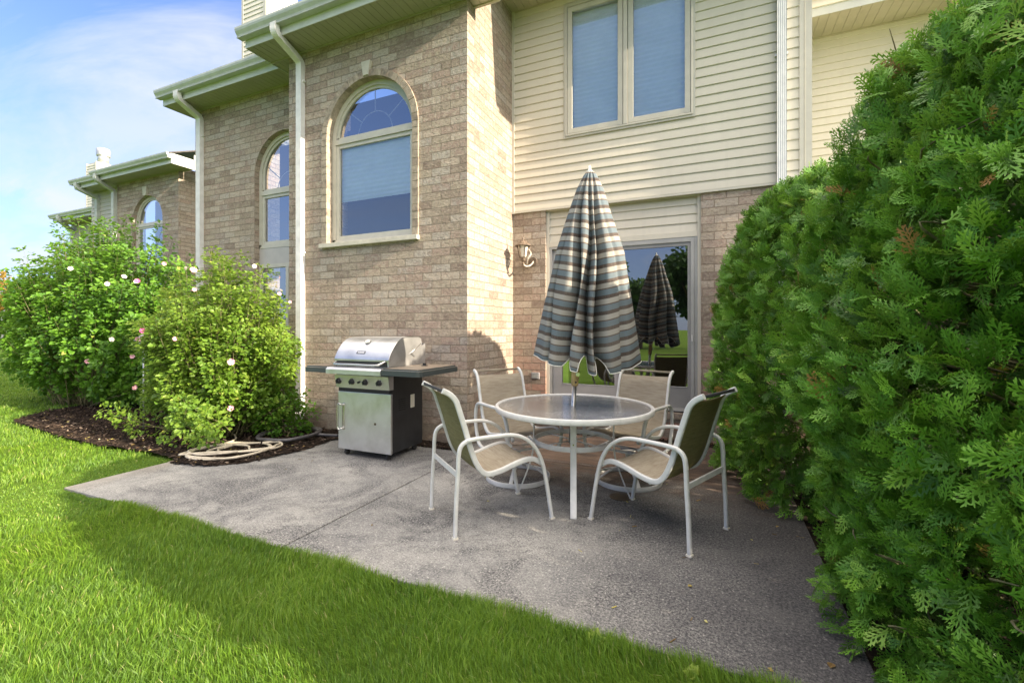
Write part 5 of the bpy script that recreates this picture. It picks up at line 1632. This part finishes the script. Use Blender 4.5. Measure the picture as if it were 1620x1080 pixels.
def shrub(name, c, rad, n_br, n_leaf, mat, label, seed, leaf=(0.035, 0.07), base_r=0.5, flat=0.0, spill=None, upright=0.5, top_sprouts=12, bright=0.45, zmin=0.15):
    rs = np.random.RandomState(seed)
    t = thing(name, (c[0], c[1], 0), label, 'shrub')
    cz = c[2]
    # branch tips through the volume, mostly near the hull
    tips = []
    while len(tips) < n_br:
        v = rs.normal(0, 1, 3); v /= np.linalg.norm(v)
        k = rs.uniform(0.55, 1.0) ** 0.5
        nz = noise.noise(Vector((v[0] * 2.3 + seed, v[1] * 2.3, v[2] * 2.3)))
        p = np.array([c[0] + v[0] * rad[0] * k * (1 + .22 * nz), c[1] + v[1] * rad[1] * k * (1 + .2 * nz), cz + v[2] * rad[2] * k * (1 + .22 * nz)])
        if p[2] < zmin: continue
        tips.append((p, 1.0))
    for k in range(top_sprouts):
        a = rs.uniform(0, 2 * np.pi); q = rs.uniform(0, .85)
        p = np.array([c[0] + rad[0] * q * math.cos(a), c[1] + rad[1] * q * math.sin(a), cz + rad[2] * (math.sqrt(1 - q * q) + rs.uniform(.08, .26))])
        tips.append((p, 0.45))
    if spill is not None:
        for p in spill: tips.append((np.array(p), 0.8))
    mb = MB(); P = []; D = []; wgt = []
    for p, dens in tips:
        b = np.array([c[0] + (p[0] - c[0]) * .28 + rs.normal(0, .12), c[1] + (p[1] - c[1]) * .28 + rs.normal(0, .1), 0.0])
        m1 = b * .55 + p * .45; m1[2] = p[2] * (.45 + .15 * upright); m1[:2] += rs.normal(0, .05, 2)
        m2 = b * .2 + p * .8; m2[2] = p[2] * (.80)
        path = spline([tuple(b), tuple(m1), tuple(m2), tuple(p)], 5)
        mb.sweep(path, circ(1, 5), scale=list(np.linspace(.007, .0014, len(path))))
        L = len(path)
        nn = int(n_leaf / len(tips) * dens * rs.uniform(.7, 1.3))
        u = 1 - rs.rand(nn) ** 1.3 * 0.62
        idx = np.clip((u * (L - 1)).astype(int), 0, L - 2); fr = u * (L - 1) - idx
        A = np.array([tuple(q) for q in path]); pts = A[idx] * (1 - fr[:, None]) + A[idx + 1] * fr[:, None]
        dr = norm(A[idx + 1] - A[idx])
        side = rs.normal(0, 1, (nn, 3)); side = norm(side - dr * np.sum(side * dr, 1, keepdims=True))
        spread = (0.02 + .10 * (1.05 - u) + rs.rand(nn) * .085 * dens ** .3)
        P.append(pts + side * spread[:, None]); D.append(norm(side * .9 + dr * .55 + np.array([0, 0, -.12]))); wgt.append(u)
    P = np.concatenate(P); D = np.concatenate(D); u = np.concatenate(wgt); n = len(P)
    Z = norm(np.array([0, 0, 1.0]) * .75 + rs.normal(0, .5, (n, 3)) + norm(P - np.array([c[0], c[1], cz - .5])) * .6)
    M = frames(D + rs.normal(0, .25, (n, 3)), Z)
    sc = rs.uniform(leaf[0], leaf[1], n) * (1.05 - .25 * u)
    clump = np.array([noise.noise(Vector(tuple(p * 2.6))) for p in P])
    var = np.clip(bright + .25 * (u - .7) + .22 * clump + rs.normal(0, .12, n), 0.02, .93)
    var[rs.rand(n) < .006] = 1.0
    keep = P[:, 2] > 0.03
    V, F, vr = scatter(LEAF, rs.randint(0, 4, keep.sum()), M[keep], P[keep], sc[keep], var[keep])
    quad_mesh('foliage', V, F, vr, mat, t)
    mb.build('stems', 'twig', t)['kind'] = 'stuff'
    return t


SH1 = shrub('hibiscus_shrub', (-10.2, 4.5, 1.5), (3.1, 1.0, 1.5), 420, 56000, 'shrub_leaf', 'large dark green flowering shrub at the far left of the mulch bed', 21, leaf=(0.055, 0.10), top_sprouts=46, bright=.42, zmin=.25)
spill = [(-5.55 + .12 * k, 3.05 + .02 * (k % 3), .22 + .09 * ((k * 7) % 5)) for k in range(7)] + [(-6.7, 3.15, .28), (-6.95, 3.1, .35), (-6.4, 3.1, .22), (-4.75, 3.9, .45), (-4.62, 3.85, 1.1), (-4.6, 3.8, 1.35)]
SH2 = shrub('hibiscus_shrub', (-5.85, 3.85, 1.12), (1.12, 0.72, 1.05), 270, 34000, 'hibiscus_leaf', 'yellow green rose of sharon shrub with pink flowers beside the white downspout', 33, leaf=(0.035, 0.075), top_sprouts=20, bright=.5, spill=spill, zmin=.2)
SH3 = shrub('perennial_plant', (-4.98, 4.1, .28), (.30, .28, .33), 34, 1900, 'shrub_leaf', 'low dark green leafy plant beside the foot of the white downspout', 41, leaf=(0.035, 0.07), top_sprouts=5, bright=.3, zmin=.05)


def pix_dir(px, py):
    u = (px - 810) / 720.; v = (519 - py) / 720.
    return Vector((-math.sin(YAW) + math.cos(YAW) * u, math.cos(YAW) + math.sin(YAW) * u, v))


def on_hull(px, py, c, rad, k=0.98):
    d = pix_dir(px, py); o = Vector((0, 0, H)) - Vector(c)
    A = sum((d[i] / (rad[i] * k)) ** 2 for i in range(3)); B = 2 * sum(o[i] * d[i] / (rad[i] * k) ** 2 for i in range(3)); C = sum((o[i] / (rad[i] * k)) ** 2 for i in range(3)) - 1
    q = B * B - 4 * A * C
    t = (-B - math.sqrt(q)) / (2 * A) if q > 0 else -B / (2 * A)
    return Vector((0, 0, H)) + d * t


def flower(parent, p, r, mat, seed):
    rnd = random.Random(seed); f = Vector((-p.x, -p.y, H - p.z)).normalized() + Vector((rnd.uniform(-.5, .5), rnd.uniform(-.5, .5), rnd.uniform(-.2, .6))); f.normalize()
    u = f.cross(Vector((0, 0, 1))).normalized(); v = u.cross(f)
    mb = MB(); a0 = rnd.random() * 6
    for k in range(5):
        a = a0 + k * 2 * math.pi / 5
        def pt(rr, da, h): return p + (u * math.cos(a + da) + v * math.sin(a + da)) * rr * r + f * h * r
        mb.poly([pt(.05, 0, .0), pt(.62, -.68, .22), pt(.98, -.40, .42), pt(.92, 0, .34)], smooth=True)
        mb.poly([pt(.05, 0, .0), pt(.92, 0, .34), pt(.98, .40, .50), pt(.62, .68, .34)], smooth=True)
    o = mb.build('flower', mat, parent)
    mb = MB(); mb.sweep([p, p + f * r * .75], circ(.09 * r, 6)); mb.build('stamen', 'stamen', o)


C1, R1 = (-10.2, 4.5, 1.5), (3.1, 1.0, 1.5)
C2, R2 = (-5.85, 3.85, 1.12), (1.12, 0.72, 1.05)
fl = [(402, 421, .050, 'petal_white', 2), (306, 428, .058, 'petal_pink', 2), (293, 424, .035, 'petal_white', 2), (308, 458, .035, 'petal_pink', 2), (226, 523, .045, 'petal_magenta', 2),
      (218, 537, .045, 'petal_pink', 2), (276, 536, .035, 'petal_pink', 2), (210, 564, .04, 'petal_pink', 2), (212, 613, .045, 'petal_pink', 2), (366, 572, .055, 'petal_pink', 2), (365, 646, .05, 'petal_pink', 2),
      (449, 648, .04, 'petal_magenta', 2), (442, 465, .035, 'petal_pink', 2), (459, 478, .03, 'petal_pink', 2), (217, 445, .045, 'petal_magenta', 2),
      (112, 425, .06, 'petal_white', 1), (170, 449, .06, 'petal_white', 1), (196, 438, .06, 'petal_white', 1), (260, 417, .045, 'petal_pink', 1), (176, 537, .06, 'petal_white', 1), (138, 572, .055, 'petal_pink', 1), (215, 446, .05, 'petal_white', 1)]
for i, (x, y, r, m_, w) in enumerate(fl):
    cc, rr, par = (C1, R1, SH1) if w == 1 else (C2, R2, SH2)
    p = on_hull(x, y, cc, rr, 1.04)
    flower(par, p, r * (.6 if 'white' in m_ else .72), m_, i)


# ---------------------------------------------------------------- lawn
def lawn_ok(X, Y):
    ok = np.ones(len(X), bool)
    ok &= ~((X > -5.085) & (X < 0.59) & (Y > 1.985) & (Y < 6))
    ok &= ~((X > 0.59) & (Y > 1.15)); ok &= ~((X > 0.80) & (Y > 0.9))
    ok &= ~((X > -8.4) & (Y > 4.9)); ok &= ~((X > -11.9) & (Y > 6.6)); ok &= ~(Y > 8.5)
    # the mulch bed
    inside = np.zeros(len(X), bool); Pn = BED; j = len(Pn) - 1
    for i in range(len(Pn)):
        xi, yi = Pn[i]; xj, yj = Pn[j]
        cnd = ((yi > Y) != (yj > Y)) & (X < (xj - xi) * (Y - yi) / (yj - yi + 1e-12) + xi)
        inside ^= cnd; j = i
    return ok & ~inside


def grass():
    rs = np.random.RandomState(77)
    N = 620000
    # sample by distance so that the screen density stays even
    u = rs.rand(N); dmin, dmax = 0.9, 42.0
    near = 2.3
    w1 = 0.5 * (1 - (dmin / near) ** 2); w2 = math.log(dmax / near)
    pick = rs.rand(N) < w1 / (w1 + w2)
    d = np.where(pick, np.sqrt(dmin ** 2 + u * (near ** 2 - dmin ** 2)), near * np.exp(u * w2))
    a0, a1 = -1.02, 1.0      # azimuth from the camera axis
    az = YAW * 1.0 + -(a0 + rs.rand(N) * (a1 - a0))
    X = -np.sin(az) * d; Y = np.cos(az) * d
    ok = lawn_ok(X, Y)
    X, Y, d = X[ok], Y[ok], d[ok]
    # taller unmown fringe leaning over the slab edge
    ne = 15000; xe = rs.uniform(-5.1, .62, ne); ye = 1.992 - np.abs(rs.normal(0, .035, ne))
    ne2 = 2500; xe2 = -5.09 - np.abs(rs.normal(0, .02, ne2)); ye2 = rs.uniform(1.95, 2.95, ne2)
    fringe = np.concatenate([np.zeros(len(X)), np.ones(ne), np.full(ne2, .01)])
    X = np.concatenate([X, xe, xe2]); Y = np.concatenate([Y, ye, ye2]); d = np.hypot(X, Y); n = len(X)
    k = np.clip(d / near, 1, None)
    tuft = np.array([noise.noise(Vector((x * 1.7, y * 1.7, 0))) for x, y in zip(X, Y)])
    tuft2 = np.array([noise.noise(Vector((x * 7, y * 7, 5))) for x, y in zip(X, Y)])
    hgt = (0.049 + 0.020 * tuft + 0.016 * tuft2) * rs.uniform(.55, 1.35, n)
    edge = np.exp(-np.abs(Y - 1.97) / 0.10) * (X > -5.1) * (X < .6)
    hgt *= 1 + .25 * edge
    hgt = np.where((X > -5.6) & (X < -4.1) & (Y > 1.55) & (Y < 3.0), hgt * (.35 + .65 * np.clip((X + 4.7) / .6, 0, 1)), hgt)
    hgt = np.clip(hgt, .012, .13)
    wd = 0.0026 * k ** 0.85 * rs.uniform(.7, 1.3, n)
    ang = rs.rand(n) * 2 * np.pi; lean = np.abs(rs.normal(0, .45, n)) + .12
    flow = np.array([noise.noise(Vector((x * .9, y * .9, 9))) for x, y in zip(X, Y)]) * 5
    ldir = np.stack([np.cos(ang * .55 + flow), np.sin(ang * .55 + flow), np.zeros(n)], 1)
    ldir[:, 1] += fringe * rs.uniform(-.3, 2.2, n); ldir = norm(ldir)
    side = np.stack([-np.sin(ang), np.cos(ang), np.zeros(n)], 1)
    B = np.stack([X, Y, np.full(n, -.032)], 1)
    up = np.array([0, 0, 1.0])
    mid = B + up * (hgt * .55)[:, None] + ldir * (hgt * lean * .30)[:, None]
    tip = B + up * (hgt * np.clip(1.02 - lean * .35, .3, 1))[:, None] + ldir * (hgt * lean * 1.0)[:, None]
    s = side * wd[:, None]
    V = np.stack([B - s * .45, B + s * .45, mid - s * .5, mid + s * .5, tip - s * .08, tip + s * .08], 1).reshape(-1, 3)
    F = (np.array([[0, 1, 3, 2], [2, 3, 5, 4]])[None] + (np.arange(n) * 6)[:, None, None]).reshape(-1, 4)
    patch = np.array([noise.noise(Vector((x * .55, y * .55, 31))) for x, y in zip(X, Y)])
    base = np.clip(.48 + .20 * tuft + .12 * tuft2 + .25 * patch + rs.normal(0, .17, n), 0.02, .92)
    base[rs.rand(n) < .022] = 1.0
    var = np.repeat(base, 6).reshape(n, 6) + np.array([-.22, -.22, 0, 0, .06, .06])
    return quad_mesh('lawn_grass', V, F, np.clip(var, 0, 1).reshape(-1), 'grass_blade')


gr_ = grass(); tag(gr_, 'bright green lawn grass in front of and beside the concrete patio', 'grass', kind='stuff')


# bark chips and fallen leaves
def chips(name, n, sampler, tm, size, mat, label, cat, flat=.25, seed=3, z0=.02):
    rs = np.random.RandomState(seed)
    P = sampler(rs, n); n = len(P)
    D = norm(np.stack([rs.normal(0, 1, n), rs.normal(0, 1, n), rs.normal(0, flat, n)], 1)); Z = norm(np.stack([rs.normal(0, flat, n), rs.normal(0, flat, n), np.ones(n)], 1))
    V, F, vr = scatter(tm, rs.randint(0, len(tm), n), frames(D, Z), P, rs.uniform(size[0], size[1], n), rs.rand(n) ** 1.5)
    o = quad_mesh(name, V, F, vr, mat, smooth=False); tag(o, label, cat, kind='stuff'); return o


def chip_t(w, h):
    V = [(-w, 0, 0), (w, .05, 0), (w * .8, 1, 0), (-w * .9, .93, 0), (-w, 0, -h), (w, .05, -h), (w * .8, 1, -h), (-w * .9, .93, -h)]
    return np.array(V, float), np.array([(0, 1, 2, 3), (0, 4, 5, 1), (1, 5, 6, 2), (2, 6, 7, 3), (3, 7, 4, 0)])


def in_bed(rs, n):
    out = []
    while len(out) < n:
        x, y = rs.uniform(-10, -4.1), rs.uniform(2.75, 4.6)
        if in_poly(x, y, BED): out.append((x, y, bedz(x, y) + rs.uniform(.0, .014)))
    return np.array(out)


def in_gap(rs, n):
    out = []
    for k in range(n):
        if rs.rand() < .5: x, y = rs.uniform(-3.6, -2.62), rs.uniform(4.37, 4.56)
        elif rs.rand() < .8: x, y = rs.uniform(-2.55, .9), rs.uniform(5.67, 5.86)
        else: x, y = rs.uniform(.60, 1.0), rs.uniform(1.2, 4.8)
        out.append((x, y, -.005 + rs.uniform(0, .02)))
    return np.array(out)


def on_patio(rs, n):
    x = rs.uniform(-5, .55, n); y = rs.uniform(2.05, 5.6, n)
    keep = (rs.rand(n) < .15) | (x > -.9) | ((x < -3.4) & (y > 3.2))
    p = np.stack([x, y, np.full(n, .004)], 1)[keep]
    return p[~((p[:, 0] < -2.6) & (p[:, 1] > 4.3))]


chips('bark_mulch', 9000, in_bed, [chip_t(.16, .12), chip_t(.25, .1), chip_t(.11, .08)], (.02, .055), 'bark_chip', 'dark brown bark mulch under the flowering shrubs', 'mulch', .3, 5)
chips('soil_crumbs', 2600, in_gap, [chip_t(.3, .3), chip_t(.45, .3)], (.008, .028), 'bark_chip', 'dark crumbs of soil and bark along the house wall', 'soil', .5, 6)
chips('leaf_litter', 330, in_bed, LEAF, (.02, .05), 'litter_leaf', 'yellow and pale fallen leaves scattered over the mulch', 'fallen leaves', .25, 7)
chips('twig_litter', 150, on_patio, [chip_t(.06, .04), chip_t(.12, .05), (LEAF[0])], (.012, .045), 'litter_leaf', 'small dry twigs and leaf bits scattered on the concrete', 'fallen twigs', .04, 8)

# broad leaved weeds at the patio's front edge
for i, (px, py, sc, nm) in enumerate(((945, 1003, .085, 'upright'), (985, 1020, .06, 'small'), (1092, 1062, .075, 'pale'), (1000, 1012, .05, 'tiny'))):
    d = pix_dir(px, py + 14); tt = (-.03 - H) / d.z; p = Vector((0, 0, H)) + d * tt; p.y = min(p.y, 1.965)
    t = thing('weed_plant', tuple(p), ['tallest broad leaved weed at the front edge of the concrete', 'second weed along the concrete edge, leaning right', 'pale broad leaved weed nearest the evergreens in the grass edge', 'tiny weed beside the tallest one at the concrete edge'][i], 'weed', 'broad leaved weeds along the concrete edge')
    rs = np.random.RandomState(i + 50); n = 6
    A = rs.rand(n) * 6.28; D = norm(np.stack([np.cos(A) * .5, np.sin(A) * .5, rs.uniform(.7, 1.3, n)], 1)); Z = norm(np.stack([-np.cos(A), -np.sin(A) - .6, np.full(n, .6)], 1))
    V, F, vr = scatter(LEAF[:2], rs.randint(0, 2, n), frames(D, Z), np.tile(np.array(p), (n, 1)), rs.uniform(.6, .9, n) * sc, np.full(n, .86))
    quad_mesh('leaves', V, F, vr, 'hibiscus_leaf', t)

# small garden light between the shrubs
GL = thing('garden_light', (-6.95, 3.55, 0), 'small grey garden light with a cone cap between the two flowering shrubs', 'light')
mb = MB(); mb.sweep([(-6.95, 3.55, 0), (-6.95, 3.55, 1.20)], circ(.012, 10)); mb.build('post', 'galvanised', GL)
mb = MB(); mb.lathe([(.10, 1.19), (.105, 1.20), (.03, 1.27), (.008, 1.285)], (-6.95, 3.55, 0), 20); mb.build('cap', 'outlet_grey', GL)
mb = MB(); mb.lathe([(.045, 1.09), (.055, 1.19)], (-6.95, 3.55, 0), 16); mb.build('lens', 'frosted', GL)


# ---------------------------------------------------------------- trees across the lawn (seen mirrored in the door and at the far left)
def tree(loc, h, r, n, label, seed, mat='tree_leaf', size=(.22, .42), trunk=.16, grp='trees across the lawn'):
    rs = np.random.RandomState(seed); t = thing('shade_tree', loc, label, 'tree', grp)
    cl = 26; C = rs.normal(0, 1, (cl, 3)); C = norm(C) * rs.uniform(.35, .85, (cl, 1)) * np.array([r, r, h * .34]) + np.array([loc[0], loc[1], h * .64])
    k = rs.randint(0, cl, n); off = norm(rs.normal(0, 1, (n, 3))) * (rs.rand(n, 1) ** .5) * r * .42
    P = C[k] + off * np.array([1, 1, .8])
    D = norm(rs.normal(0, 1, (n, 3))); Z = norm(rs.normal(0, .8, (n, 3)) + np.array([0, 0, .6]))
    V, F, vr = scatter(LEAF, rs.randint(0, 4, n), frames(D, Z), P, rs.uniform(size[0], size[1], n), np.clip(rs.normal(.45, .2, n), 0, .95))
    quad_mesh('crown', V, F, vr, mat, t)
    mb = MB(); b = Vector(loc)
    mb.sweep(spline([b, b + Vector((.1, .05, h * .3)), b + Vector((0, .1, h * .75))], 6), circ(1, 10), scale=list(np.linspace(trunk, trunk * .3, 13)))
    for q in range(9): mb.sweep(spline([b + Vector((.05, .05, h * rs.uniform(.25, .5))), (b + Vector(tuple(C[q]))) / 2 + Vector((b.x / 2 * 0, 0, 0)) if False else Vector(tuple((np.array(b) + np.array([0, 0, h * .45]) + C[q]) / 2)), Vector(tuple(C[q]))], 4), circ(1, 6), scale=list(np.linspace(trunk * .4, trunk * .1, 9)))
    mb.build('trunk', 'bark', t)
    return t


tree((-1.0, -17, 0), 7.2, 2.5, 5200, 'round leafy tree across the lawn mirrored at the right of the glass door', 61)
tree((-9.5, -24, 0), 8.0, 3.4, 5200, 'wide leafy tree far across the lawn behind the viewer', 62)
tree((-16, -20, 0), 6.5, 3.0, 4200, 'low leafy tree across the lawn to the side of the wide one', 63)
tree((-4.6, -20, 0), 4.6, 2.3, 4200, 'short round tree across the lawn beside the one mirrored in the door', 66)
tree((5.5, -22, 0), 9.5, 3.6, 5200, 'tallest leafy tree across the lawn behind the viewer', 64)
leaf_mat('autumn_leaf', [(0.0, (0.14, 0.09, 0.02)), (0.5, (0.24, 0.16, 0.03)), (0.9, (0.34, 0.22, 0.05)), (1.0, (0.4, 0.3, 0.08))], 0.3, 0.6)
tree((-58, 17, 0), 6.9, 3.2, 3000, 'small orange leaved tree at the far left horizon', 65, mat='autumn_leaf', grp=None)
# far gabled roof at the left horizon
GH = thing('gabled_house', (-70, 22, 0), 'grey gabled house roof end peeking over the shrubs at the left horizon', 'house')
mb = MB(); x0, x1, y0, y1 = -72.0, -60.0, 22.5, 31
lap_rows(mb, (0, y0, 0), (1, 0), (0, -1), x0, x1, 0, 5.0, pitch=.2); mb.wall((x0, 0, 0), (0, 1), [[(y1, 0), (y0, 0), (y0, 5), ((y0 + y1) / 2, 7.0), (y1, 5)]]); mb.wall((x1, 0, 0), (0, 1), [[(y0, 0), (y1, 0), (y1, 5), ((y0 + y1) / 2, 7.0), (y0, 5)]])
mb.build('wall', 'siding_grey', GH)
mb = MB(); ym = (y0 + y1) / 2
for a, b in ((y0 - .4, -1), (y1 + .4, 1)):
    P_ = [(x0 - .4, a, 4.8), (x1 + .4, a, 4.8), (x1 + .4, ym, 7.15), (x0 - .4, ym, 7.15)]
    mb.poly(P_ if b < 0 else P_[::-1]); mb.poly([(x, y, z - .12) for x, y, z in P_]); mb.poly([P_[0], P_[3], (P_[3][0], P_[3][1], P_[3][2] - .12), (P_[0][0], P_[0][1], P_[0][2] - .12)])
mb.build('roof', 'shingle', GH)
